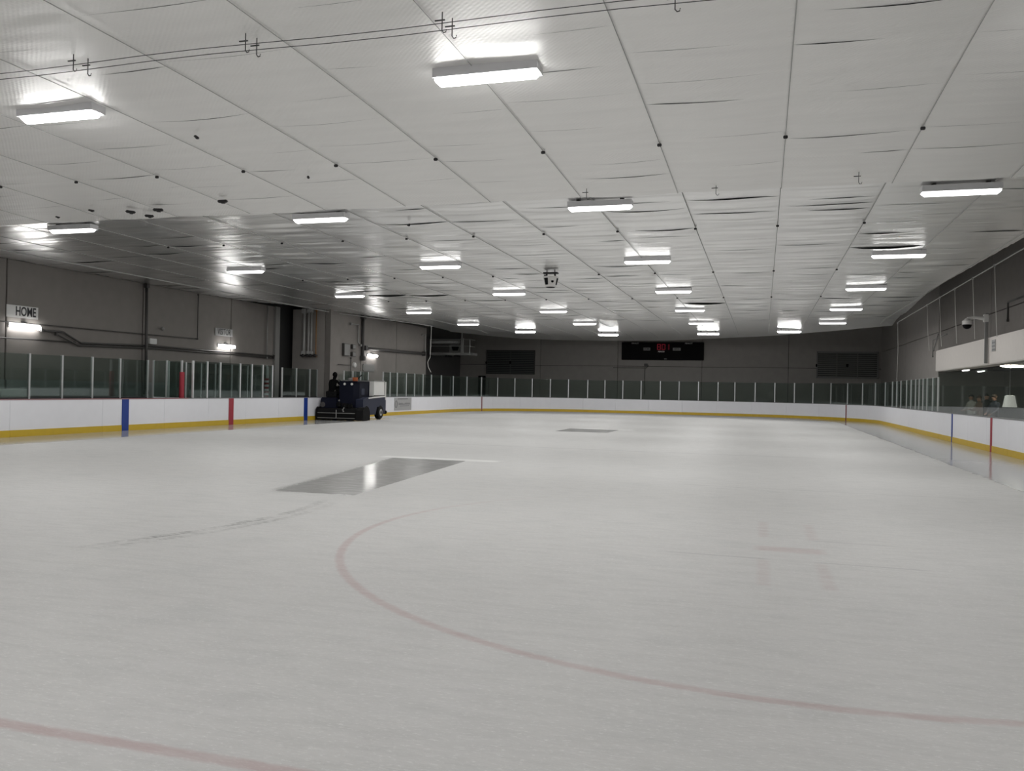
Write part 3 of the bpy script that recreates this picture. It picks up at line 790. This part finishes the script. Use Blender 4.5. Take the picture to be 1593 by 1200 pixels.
t = tag(MB().bev(xw-.03, xw+.08, 27.72, 28.12, 3.12, 3.34, .015).box(xw+.08, xw+.088, 27.78, 28.06, 3.17, 3.29).build('junction_box', M['sign']), 'small white box right of the vertical downpipe', 'box')
t = tag(MB().lathe([(.06,-.02),(.075,.0),(.07,.05),(.03,.07)], 12, 'x', (xw, 28.5, 3.77)).build('bell', M['grey_box']), 'small round grey fitting on the left wall', 'fitting')
# recess pipes
for (x, zb, r_, m_, lab) in ((-22.62,3.25,.075,M['pipe_white'],'white vertical pipe in the dark recess, left one'),(-22.36,3.27,.055,M['pipe_white'],'white vertical pipe in the dark recess, middle one'),
                             (-22.2,3.27,.05,M['pipe_white'],'white vertical pipe in the dark recess, right one'),(-21.93,3.1,.03,M['pipe_orange'],'orange brown vertical pipe in the dark recess')):
    pipe('vertical_pipe', [(x,38.3,5.42),(x,38.3,zb+.3),(x,38.32,zb)], r_, m_, lab)
pipe('conduit', [(-23.3,36.0,5.4),(-23.3,36.0,2.9)], .03, M['conduit_light'], 'pale vertical conduit at the left side of the recess', 'conduit')
t = tag(empty('valve_rack', (-22.3, 38.25, 3.15)), 'dark valve rack under the white recess pipes', 'rack')
MB().bev(-.5,.42,-.04,.12,-.05,.03,.01).build('rail', M['dark_metal'], t)
for x in (-.32,-.06,.1,.37): MB().lathe([(.05,-.1),(.09,-.06),(.09,.0),(.04,.06)], 10, 'z', (x,-.03,0)).build('valve', M['dark_metal'], t)
# block wall fittings
xb_ = -21.12
pipe('downpipe', [(xb_+.03,41.88,5.42),(xb_+.03,41.88,3.15)], .085, M['conduit'], 'thick dark vertical pipe on the block wall', 'pipe')
pipe('conduit', [(xb_,40.5,4.92),(xb_,41.35,4.95),(xb_,41.4,4.0),(xb_,41.66,3.85)], .04, M['conduit_light'], 'pale bent conduit left of the thick dark pipe', 'conduit')
pipe('conduit', [(xb_+.04,42.14,3.72),(xb_+.04,46,3.74),(xb_+.04,50.6,3.80)], .085, M['conduit'], 'dark horizontal pipe along the block wall', 'pipe')
pipe('conduit', [(xb_,50.3,5.0),(xb_,50.75,5.05),(xb_,50.8,4.0)], .03, M['conduit_light'], 'short pale conduit at the right end of the block wall', 'conduit')
pipe('conduit', [(xb_,40.58,3.1),(xb_,40.58,1.2)], .025, M['conduit'], 'thin conduit dropping from the grey electrical boxes', 'conduit')
pipe('conduit', [(xb_,39.2,2.72),(xb_,40.5,2.72)], .015, M['conduit'], 'thin conduit low on the block wall behind the glass', 'conduit')
for (y0, y1, z0, z1, lab) in ((39.7,40.35,3.2,3.85,'larger grey electrical box on the block wall'),(40.65,41.0,3.6,3.85,'small grey electrical box, upper of two'),(40.65,41.05,3.2,3.45,'small grey electrical box, lower of two')):
    t = tag(empty('electrical_box', (-21.2, (y0+y1)/2, (z0+z1)/2)), lab, 'electrical box'); w_, h_ = (y1-y0)/2, (z1-z0)/2
    MB().bev(0,.14,-w_,w_,-h_,h_,.012).build('enclosure', M['conduit'], t)
    MB().bev(.14,.15,-w_+.03,w_-.03,-h_+.03,h_-.03,.004).build('cover', M['grey_box'], t)
t = tag(MB().lathe([(.12,-.02),(.15,0),(.13,.1),(.05,.13)], 14, 'x', (-21.19, 41.05, 2.75)).build('alarm_bell', M['sign']), 'round white bell on the block wall', 'bell')
t = tag(MB().bev(-21.2,-21.15,42.1,43.5,2.45,2.85,.05).build('notice_board', M['grey_box']), 'pale rounded board below the block wall light', 'board')

# ------------------------------------------------------------------ corner platform with heater
t = tag(empty('equipment_platform', (-22.6, 60, 4.22)), 'hung steel platform with railing in the far left corner', 'platform')
MB().bev(-1.75,1.72,-.6,.6,-.12,.06,.02).build('deck', M['galv'], t)
for z in (.55, 1.06): MB().tube([(-1.7,-.58,z),(.95,-.58,z)], .03, 6).build('rail', M['galv'], t); MB().tube([(.98,-.58,z),(1.5,-.58,z),(1.5,.58,z)], .025, 6).build('rail', M['galv'], t)
for x in (-1.7, 1.5): MB().tube([(x,-.58,0),(x,-.58,1.08)], .03, 6).build('rail_post', M['galv'], t)
MB().bev(.78,1.0,-.62,-.5,.0,1.15,.02).build('hanger_column', M['galv'], t)
MB().tube([(.86,-.56,1.1),(.84,-.56,2.4)], .045, 6).build('hanger_rod', M['galv'], t)
for x in (-.4, .3): MB().box(x-.08,x+.08,-.5,.5,-.26,-.12).build('bracket', M['dark_metal'], t)
t = tag(empty('unit_heater', (-22.35, 59.8, 4.30)), 'pale unit heater with dark outlet on the corner platform', 'heater')
MB().bev(-.42,.5,-.25,.4,.0,.62,.02).build('casing', M['grey_box'], t)
MB().prism([(-.25,.50),(.38,.50),(.27,.14),(-.14,.14)], 'y', -.30, -.24).build('outlet', M['black'], t)
t = tag(empty('flex_duct', (-23.05, 59.75, 4.94)), 'ribbed silver duct above the unit heater on the corner platform', 'duct')
mb_ = MB(); pr = []
for i in range(45):
    pr.append((.16 if i % 2 else .13, -1.2+i*.05))
mb_.lathe(pr, 14, 'x', (0,0,.17)).build('duct_body', M['galv'], t)

# ------------------------------------------------------------------ far wall: louvred shutters, scoreboard
def shutter(x0, x1, z0, z1, lab, frame_m, slat_m, pane_n):
    t = tag(empty('louvred_shutter', ((x0+x1)/2, 66.97, z0)), lab, 'shutter'); w_, h_ = (x1-x0)/2, z1-z0
    MB().box(-w_,w_,-.02,.0,.0,h_).build('backing', M['wall_joint'], t)
    for a in (-w_, w_-.09): MB().box(a,a+.09,-.1,-.02,0,h_).build('frame_side', frame_m, t)
    for z in (0, h_-.09): MB().box(-w_,w_,-.1,-.02,z,z+.09).build('frame_rail', frame_m, t)
    n = 13
    sl = None
    for i in range(n):
        z = .12+(h_-.24)*i/(n-1)
        if sl is None:
            sl = MB().prism([(-.085,-.05),(-.07,-.05),(-.02,.05),(-.035,.05)], 'x', -w_+.1, w_-.1).build('slat', slat_m, t); sl.location = (0,0,z)
        else: inst(sl, parent=t, loc=(0,0,z))
    for k in range(1, pane_n):
        x = -w_+2*w_*k/pane_n; MB().box(x-.03,x+.03,-.11,-.02,.05,h_-.05).build('mullion', slat_m, t)
    MB().bev(-w_-.06,-w_+.06,-.16,-.1,h_*.42,h_*.52,.02).build('latch', M['black'], t)
    MB().bev(-.08,.08,-.16,-.1,h_*.42,h_*.54,.02).build('latch', M['black'], t)
shutter(-22.25, -18.05, 2.86, 4.86, 'dark louvred shutter on the far wall left of the scoreboard', M['conduit'], M['shutter_dark'], 2)
shutter(3.8, 8.1, 2.9, 4.9, 'louvred shutter with pale frame edge on the far wall right of the scoreboard', M['grey_box'], M['shutter'], 3)
pipe('conduit', [(-11.5,66.93,3.5),(-8.9,66.93,3.5),(-8.75,66.93,3.7)], .02, M['conduit'], 'thin conduit below the scoreboard', 'conduit')
t = tag(empty('electrical_box', (-8.9, 66.93, 3.78)), 'small box with drooping cable under the scoreboard', 'box')
MB().bev(-.16,.12,-.12,0,-.14,.08,.02).build('enclosure', M['conduit'], t)
MB().tube([(-.1,-.06,-.14),(-.12,-.06,-1.0),(-.1,-.06,-2.4)], .02, 6).build('flex_cable', M['conduit'], t)

t = tag(empty('scoreboard', (-7.66, 66.985, 4.14)), 'black scoreboard with red digits on the far wall', 'scoreboard')
MB().bev(-3.2,3.2,-.25,0,0,1.40,.02).build('case', M['black'], t)
seg = {'8':'abcdefg','0':'abcdef','1':'bc'}
def digit(ch, x, z, w_, h_, par):
    th = .055; q = MB(); y0, y1 = -.262, -.25; hm = z+h_/2; g = .012
    S_ = {'a':(x+g+th*.4,x+w_-g-th*.4,z+h_-th,z+h_),'d':(x+g+th*.4,x+w_-g-th*.4,z,z+th),'g':(x+g+th*.4,x+w_-g-th*.4,hm-th/2,hm+th/2),
          'f':(x,x+th,hm+g,z+h_-g),'b':(x+w_-th,x+w_,hm+g,z+h_-g),'e':(x,x+th,z+g,hm-g),'c':(x+w_-th,x+w_,z+g,hm-g)}
    for s_ in seg[ch]:
        a = S_[s_]; q.box(a[0],a[1],y0,y1,a[2],a[3])
    q.build('digit', M['led_red'], par)
for ch, x in (('8',-.40),('0',-.04),('1',.26)): digit(ch, x, .80, .28, .46, t)
for x, z, w_, body in ((-1.2,.86,.27,'HOME'),(1.13,.86,.30,'VISITOR')):
    pl = MB().box(x-w_,x+w_,-.258,-.25,z-.11,z+.11).build('caption_plate', M['grey_box'], t)
    text('caption', body, .19, (x,-.262,z), (R(90),0,0), M['sign_dark'], pl, sx=.62 if len(body) > 4 else .9, bold=.004)
for x, z, body, sz in ((-2.13,1.31,'PENALTY',.14),(2.05,1.31,'PENALTY',.14),(-.07,.66,'PERIOD',.15)):
    text('caption', body, sz, (x,-.255,z), (R(90),0,0), M['sign'], t, bold=.004)
MB().box(.17,.38,-.256,-.25,.06,.12).build('small_plate', M['grey_box'], t)

# ------------------------------------------------------------------ speaker cluster
t = tag(empty('speaker_cluster', (-6.67, 26.5, 5.12)), 'white hanging speaker cluster with black grilles under the foil ceiling', 'speaker')
mb_ = MB(); prf = []
n = 6
rt_, rb_ = .27, .19
top_ = [(rt_*math.cos(math.pi/6+k*math.pi/3), rt_*math.sin(math.pi/6+k*math.pi/3), .17) for k in range(6)]
bot_ = [(rb_*math.cos(math.pi/6+k*math.pi/3), rb_*math.sin(math.pi/6+k*math.pi/3), -.17) for k in range(6)]
mb_.add(top_+bot_, [tuple(range(6)), tuple(range(11,5,-1))]+[(k, 6+k, 6+(k+1) % 6, (k+1) % 6) for k in range(6)]).build('cabinet', M['white'], t)
for k in range(6):
    a, b_ = Vector(top_[k]), Vector(top_[(k+1) % 6]); c, d = Vector(bot_[(k+1) % 6]), Vector(bot_[k])
    nrm = ((a+b_)/2).normalized(); ctr = (a+b_+c+d)/4
    if k == 4:   # face towards the camera side: horn port
        q = MB().lathe([(.045,-.006),(.045,.012)], 12, 'y', (0,0,0)); o = q.build('horn_port', M['black'], t)
        o.location = ctr; o.rotation_euler = (0,0,math.atan2(nrm.y, nrm.x)+math.pi/2)
    else:
        P_ = [ctr+(p-ctr)*.62+nrm*.012 for p in (a,b_,c,d)]; Q_ = [p-nrm*.02 for p in P_]
        MB().add([p[:] for p in P_+Q_], [(0,1,2,3),(7,6,5,4),(0,4,5,1),(1,5,6,2),(2,6,7,3),(3,7,4,0)]).build('grille', M['black'], t)
MB().lathe([(.13,-.185),(.15,-.172)], 16).build('bottom_driver', M['black'], t)
MB().bev(-.24,.24,-.1,.1,.26,.31,.01).build('mounting_plate', M['dark_metal'], t)
for s in (-1, 1): MB().tube([(s*.15,0,.17),(s*.13,0,.28)], .03, 6).build('bracket', M['dark_metal'], t); MB().tube([(s*.13,0,.30),(s*.13,0,.42)], .015, 6).build('drop_rod', M['dark_metal'], t)

# ------------------------------------------------------------------ right side: camera, notice, lobby lights
t = tag(empty('dome_camera', (7.62, 33.7, 4.45)), 'white dome security camera on an arm above the cream fascia', 'security camera')
MB().bev(-.05,.05,-.05,.05,-1.58,.22,.01).build('pole', M['grey_box'], t)
MB().bev(-.10,.06,-.08,.08,-.10,.18,.015).build('bracket', M['white'], t)
MB().tube([(-.05,0,.03),(-.35,0,.07),(-.62,0,.03)], [.075,.06,.06], 10).build('arm', M['white'], t)
MB().lathe([(.06,.06),(.09,.02),(.165,-.04),(.165,-.17)], 18, 'z', (-.62,0,-.02)).build('housing', M['white'], t, smooth=False)
MB().lathe([(.15,-.19),(.145,-.24),(.11,-.31),(.05,-.345),(.005,-.35)], 18, 'z', (-.62,0,0)).build('dome', M['black'], t, smooth=True)
t = tag(empty('paper_notice', (7.69, 32.95, 3.47)), 'small paper notice with grey lettering taped to the fascia', 'notice')
MB().box(-.008,.0,-.24,.24,-.2,.2).build('sheet', M['ad'], t)
for i in range(3):
    MB().box(-.012,-.008,-.2,.2,.10-i*.12-.03,.10-i*.12+.03).build('text_line', M['ad_ink'], t)
t = tag(empty('round_light', (9.2, 36.4, 2.94)), 'round warm ceiling light under the fascia', 'ceiling light')
MB().lathe([(.48,-.04),(.52,.0),(.52,.01)], 24).build('rim', M['white'], t)
MB().lathe([(.30,-.11),(.44,-.07),(.47,-.03)], 24).build('diffuser', M['lobby_light'], t)
for (x, y, lab) in ((8.7,42.0,'dim tube light at the left end of the viewing area ceiling'),(9.6,43.3,'second dim tube light deeper in the viewing area')):
    t = tag(empty('tube_light', (x, y, 2.94)), lab, 'ceiling light')
    MB().bev(-.1,.1,-.6,.6,-.06,.0,.01).build('tray', M['white'], t); MB().tube([(0,-.58,-.08),(0,.58,-.08)], .03, 8).build('tube', M['lobby_tube'], t)
t = tag(empty('pendant_lamp', (8.64, 34.65, 1.31)), 'white tapered pendant lamp in the viewing area', 'lamp')
MB().lathe([(.24,.0),(.225,.06),(.16,.42),(.10,.44)], 18).build('lamp_shade', M['shade'], t)
MB().tube([(0,0,.44),(0,0,1.63)], .012, 6).build('cord', M['cable'], t)
pipe('conduit', [(8.27,33.6,4.4),(8.27,33.6,5.05),(8.27,31.5,5.05)], .03, M['conduit'], 'dark bent conduit above the fascia at the right edge', 'conduit')
pipe('conduit', [(8.27,47.3,3.7),(8.27,47.3,4.55),(8.27,44.0,4.62)], .02, M['conduit_light'], 'thin pale conduit left of the fascia end', 'conduit')
pipe('conduit', [(8.25,47.0,4.0),(8.25,45.9,4.75)], .02, M['conduit_light'], 'thin slanted strut left of the fascia end', 'conduit')

# ------------------------------------------------------------------ people
def skin_body(name, joints, edges, root, parent, slots, pick):
    me = bpy.data.meshes.new(name); me.from_pydata([j[0] for j in joints], edges, [])
    o = bpy.data.objects.new(name, me); col.objects.link(o)
    sk = o.modifiers.new('skin', 'SKIN')
    for i, j in enumerate(joints):
        r_ = j[1] if isinstance(j[1], tuple) else (j[1], j[1])
        me.skin_vertices[0].data[i].radius = r_; me.skin_vertices[0].data[i].use_root = (i == root)
    sk.use_smooth_shade = True
    sb = o.modifiers.new('sub', 'SUBSURF'); sb.levels = 1; sb.render_levels = 1
    dg = bpy.context.evaluated_depsgraph_get()
    me2 = bpy.data.meshes.new_from_object(o.evaluated_get(dg)); bpy.data.objects.remove(o)
    me2.materials.clear()
    for s_ in slots: me2.materials.append(s_)
    for p in me2.polygons:
        p.material_index = pick(p.center); p.use_smooth = True
    o = bpy.data.objects.new(name, me2); col.objects.link(o); o.parent = parent
    return o

def person(loc, rz, label, jacket, trousers, hair, pose='stand', lean=0.0, arm=0.0, hat=False, scale=1.0, skin=None):
    """local frame: faces -Y; z up"""
    t = tag(empty('person', loc, rz), label, 'person'); t.scale = (scale,)*3; skin = skin or M['skin']
    if pose == 'stand': hip = Vector((0,0,.93))
    else: hip = Vector((0,.05,1.12))
    d = Vector((0,-math.sin(lean),math.cos(lean)))
    sp = hip+d*.25; ch = hip+d*.42; nk = hip+d*.56; hd = nk+Vector((0,-.03-.10*math.sin(lean),.12)); ht = hd+Vector((0,-.005,.10))
    J = [(hip,(.155,.115)),(sp,(.15,.11)),(ch,(.175,.12)),(nk,(.06,.06)),(hd,(.078,.095)),(ht,(.066,.08))]
    E_ = [(0,1),(1,2),(2,3),(3,4),(4,5)]
    def add(p, r_, par):
        J.append((Vector(p), r_)); E_.append((par, len(J)-1)); return len(J)-1
    for s_ in (-1, 1):
        sh = add(ch+Vector((s_*.175,0,.07)), .062, 2)
        if pose == 'stand':
            el = add(ch+Vector((s_*.23,-.06-.1*arm,-.21)), .047, sh); wr_ = add(ch+Vector((s_*(.2-.08*arm),-.14-.25*arm,-.40+.25*arm)), .034, el)
        else:
            el = add(ch+Vector((s_*.25,-.22,-.12)), .05, sh); wr_ = add(ch+Vector((s_*.17,-.46,-.16)), .036, el)
        hv = (J[wr_][0]-J[el][0]).normalized(); pm = add(J[wr_][0]+hv*.07, (.040,.022), wr_)
        sidev = Vector((0,0,1)).cross(hv).normalized() if abs(hv.z) < .9 else Vector((1,0,0))
        for k, ln_ in zip((-1.5,-.5,.5,1.5), (.062,.078,.082,.066)):
            a = add(J[pm][0]+hv*.035+sidev*k*.019, .009, pm); add(J[a][0]+hv*ln_*.6+Vector((0,0,-.02)), .0075, a)
        th_ = add(J[wr_][0]+hv*.045-sidev*s_*.038, .011, wr_); add(J[th_][0]+hv*.035-sidev*s_*.012, .009, th_)
        hp = add(hip+Vector((s_*.095,0,-.05)), .095, 0)
        if pose == 'stand':
            kn = add((s_*.10,-.015,.50), .062, hp); an = add((s_*.105,.02,.10), .042, kn); add((s_*.11,-.12,.04), (.045,.035), an)
        else:
            kn = add(hip+Vector((s_*.13,-.44,.0)), .07, hp); an = add(hip+Vector((s_*.13,-.46,-.42)), .048, kn); add(J[an][0]+Vector((0,-.14,-.04)), (.045,.035), an)
    zh = nk.z+.045
    wz = hip.z-.02
    handz = [J[i][0] for i in range(len(J))]
    def pick(c):
        if c.z > zh: return 2
        for i, (p, r_) in enumerate(J):
            if isinstance(r_, float) and r_ < .013 and (Vector(p)-c).length < .035: return 2
        if c.z > wz: return 0
        if pose == 'stand' and (abs(c.x) > .2): return 0
        if c.z < (.085 if pose == 'stand' else hip.z-.38): return 3
        return 1
    b = skin_body('body', J, E_, 0, t, [jacket, trousers, skin, M['rubber']], pick)
    hc = (hd+ht)/2
    # face
    MB().lathe([(.012,-.03),(.02,-.005),(.008,.02)], 8, 'z', (hc.x, hc.y-.105, hc.z-.01)).build('nose', skin, t, smooth=True)
    for s_ in (-1, 1):
        MB().lathe([(.004,-.012),(.014,0),(.004,.012)], 8, 'y', (s_*.032, hc.y-.085, hc.z+.022)).build('eye', M['black'], t)
        MB().lathe([(.006,-.03),(.022,-.01),(.024,.015),(.008,.035)], 8, 'z', (s_*.083, hc.y+.01, hc.z)).build('ear', skin, t)
    MB().bev(-.025,.025,hc.y-.098,hc.y-.085,hc.z-.056,hc.z-.046,.004).build('mouth', M['cloth_brown'], t)
    # hair / cap
    q = MB(); vs = []; n = 14; m2 = 7; fs = []
    for i in range(m2+1):
        ph = (math.pi*.62)*i/m2
        for k in range(n):
            a = 2*math.pi*k/n
            front = max(0.0, -math.sin(a)); ph2 = ph*(1-.42*front)
            vs.append((.094*math.sin(ph2)*math.cos(a), .014+.112*math.sin(ph2)*math.sin(a), .02+.118*math.cos(ph2)))
    for i in range(m2):
        for k in range(n): fs.append((i*n+k, i*n+(k+1) % n, (i+1)*n+(k+1) % n, (i+1)*n+k))
    q.add([(v[0]+hc.x, v[1]+hc.y, v[2]+hc.z+.005) for v in vs], fs).build('hat' if hat else 'hair', hair, t, smooth=True)
    return t
person((8.7, 40.8, 0), R(-62), 'person in a pale grey jacket standing behind the right glass', M['cloth_grey'], M['cloth_black'], M['hair'], arm=.6)
person((8.75, 39.6, 0), R(-80), 'person in a brown jacket standing beside the pale grey jacket', M['cloth_brown'], M['cloth_navy'], M['hair_brown'], arm=.9, scale=.97)
person((9.15, 40.2, 0), R(-40), 'person in black clothes standing behind the brown and grey jackets', M['cloth_black'], M['cloth_black'], M['hair'], scale=1.02)
person((8.8, 37.4, 0), R(-60), 'person in a dark blue jacket standing left of the pendant lamp', M['cloth_navy'], M['cloth_black'], M['hair_brown'], arm=.4)

# ------------------------------------------------------------------ ice resurfacer
zx, zy = -18.72, 35.05
z_ = tag(empty('ice_resurfacer', (zx, zy, 0), R(4)), 'dark navy ice resurfacer with white snow tank by the left boards', 'vehicle')
# local: x right, y forward (away from the camera), rear conditioner at y=0
# conditioner (sled)
cd = MB().prism([(0,.03),(0,.38),(.12,.55),(.55,.60),(.75,.35),(.75,.03)], 'x', -1.18, .94).build('conditioner', M['black'], z_)
for z in (.10, .33): MB().bev(-1.15,.72,-.035,.0,z,z+.028,.006).build('squeegee_bar', M['conduit_light'], cd)
MB().bev(-.22,-.185,-.05,-.01,.10,.50,.006).build('bracket', M['conduit_light'], cd)
for s_, a, b_ in ((-1,-1.22,-1.18),(1,.80,1.14)):
    MB().prism([(-.06,.02),(-.06,.50),(.08,.62),(.62,.62),(.78,.40),(.78,.02)], 'x', a, b_).build('end_plate', M['rubber'], cd)
MB().tube([(.15,.0,.42),(.13,-.06,.50),(.16,.02,.60)], .035, 8).build('tow_hook', M['conduit_light'], cd)
# chassis & rear body
MB().prism([(.55,.28),(.55,1.0),(1.2,1.10),(3.35,1.10),(3.45,.95),(3.45,.30),(3.1,.25),(2.9,.62),(2.3,.62),(2.1,.25),(1.4,.25),(1.2,.62),(.7,.62)], 'x', -.80, .88).build('chassis', M['navy_light'], z_)
MB().prism([(1.18,1.02),(1.18,1.08),(3.36,1.16),(3.36,1.10)], 'x', .80, .91).build('side_rail', M['white'], z_)
MB().bev(-.78,.94,3.36,3.50,.25,.42,.03).build('bumper', M['black'], z_)
# hood / engine cover in the middle, with chamfered right edge
MB().prism([(-.27,.42),(.44,.42),(.62,.72),(.62,1.9),(-.27,1.9)], 'z', .62, 1.80).build('engine_cover', M['navy'], z_)
MB().bev(-.29,.64,.40,1.9,1.78,1.84,.02).build('cover_lid', M['navy'], z_)
MB().bev(-1.14,-.30,.25,1.3,.40,1.06,.05).build('left_fender', M['navy'], z_)
MB().bev(-.98,-.40,.5,.95,1.0,1.10,.03).build('seat', M['black'], z_)
MB().bev(-.96,-.42,.42,.50,1.06,1.36,.03).build('seat_back', M['black'], z_)
# engine bay clutter
for i, (x, y, zz, w_) in enumerate(((-.5,.40,.66,.12),(-.25,.36,.72,.10),(.05,.40,.68,.14),(.32,.38,.64,.10))):
    MB().bev(x-w_,x+w_,y-.08,y+.2,zz-.08,zz+.12,.02).build('pump', M['black'], z_)
for (a, b_, c) in (((-.6,.4,.7),(-.3,.2,.5),(-.1,.1,.35)),((.0,.42,.8),(.1,.2,.62),(.2,.1,.38)),((.35,.42,.8),(.5,.22,.6),(.55,.1,.42))):
    MB().tube([a,b_,c], .025, 8).build('hose', M['rubber'], z_)
for x, zz in ((.0,.66),(-.25,.92),(.30,.70)):
    MB().lathe([(.035,-.03),(.05,.0),(.03,.02)], 10, 'y', (x-.02,.42,zz)).build('cap', M['grey_box'], z_)
# white snow tank in front
MB().prism([(1.95,1.16),(1.95,1.86),(3.30,1.86),(3.34,1.16)], 'x', -.78, .84).build('snow_tank', M['tank'], z_)
MB().prism([(1.93,1.86),(1.93,1.90),(3.32,1.90),(3.32,1.86)], 'x', -.80, .86).build('tank_rim', M['grey_box'], z_)
MB().bev(.83,.88,1.95,3.32,1.155,1.185,.01).build('tank_seam', M['conduit'], z_)
MB().tube([(.88,3.38,.95),(.88,3.38,1.85)], .035, 8).build('front_post', M['white'], z_)
# wheels
def wheel(x, y):
    w_ = MB().lathe([(.16,-.12),(.30,-.12),(.34,-.08),(.34,.08),(.30,.12),(.16,.12)], 24, 'x', (0,0,0)).build('wheel', M['rubber'], z_)
    w_.location = (x, y, .345)
    MB().lathe([(.04,.10),(.10,.125),(.20,.118),(.22,.09),(.22,-.09),(.04,-.11)], 20, 'x', (0,0,0)).build('hub', M['galv'], w_)
    for k in range(6):
        a = k*math.pi/3; MB().lathe([(.016,.10),(.016,.14)], 8, 'x', (0,.07*math.cos(a),.07*math.sin(a))).build('lug_nut', M['dark_metal'], w_)
    return w_
for x, y in ((.80,2.72),(.80,.98),(-.70,2.72),(-.74,.98)): wheel(x, y)
w_ = MB().lathe([(.07,-.01),(.11,-.015),(.125,.0),(.11,.015),(.07,.01)], 20, 'y', (-1.0,.23,.72)).build('spare_ring', M['conduit'], z_)
# controls
MB().tube([(-.62,1.35,1.50),(-.66,1.12,1.62)], .025, 8).build('steering_column', M['black'], z_)
st = [(-.66+.18*math.cos(a), 1.10+.06*math.sin(a), 1.73+.16*math.sin(a)) for a in [2*math.pi*k/18 for k in range(19)]]
MB().tube(st, .016, 6, cap=False).build('steering_wheel', M['black'], z_)
MB().bev(-.90,-.28,1.3,1.7,.62,1.55,.04).build('dashboard', M['black'], z_)
for x in (.0, .36): 
    q = MB().lathe([(.05,-.03),(.06,.0),(.05,.03)], 12, 'y', (x,.40,1.70)).build('work_light', M['white'], z_)
MB().lathe([(.09,1.84),(.11,1.86),(.12,1.98),(.08,2.0)], 12, 'z', (.12,.8,0)).build('filler_cap', M['grey_box'], z_)
MB().lathe([(.10,1.84),(.13,1.85),(.15,2.02),(.12,2.02)], 14, 'z', (.30,.9,0)).build('bucket', M['orange'], z_)
MB().tube([(.34,.9,1.86),(.62,.98,2.16)], .022, 8).build('tool_handle', M['black'], z_)
MB().bev(.60,.635,.9,1.3,1.2,1.5,.01).build('side_hatch', M['navy_light'], z_)
dr = person((zx-.74, zy+.52, -.02), R(170), 'person in black hooded clothes driving the ice resurfacer', M['cloth_black'], M['cloth_black'], M['cloth_black'], pose='sit', lean=.30, hat=True, scale=1.16, skin=M['cloth_black'])
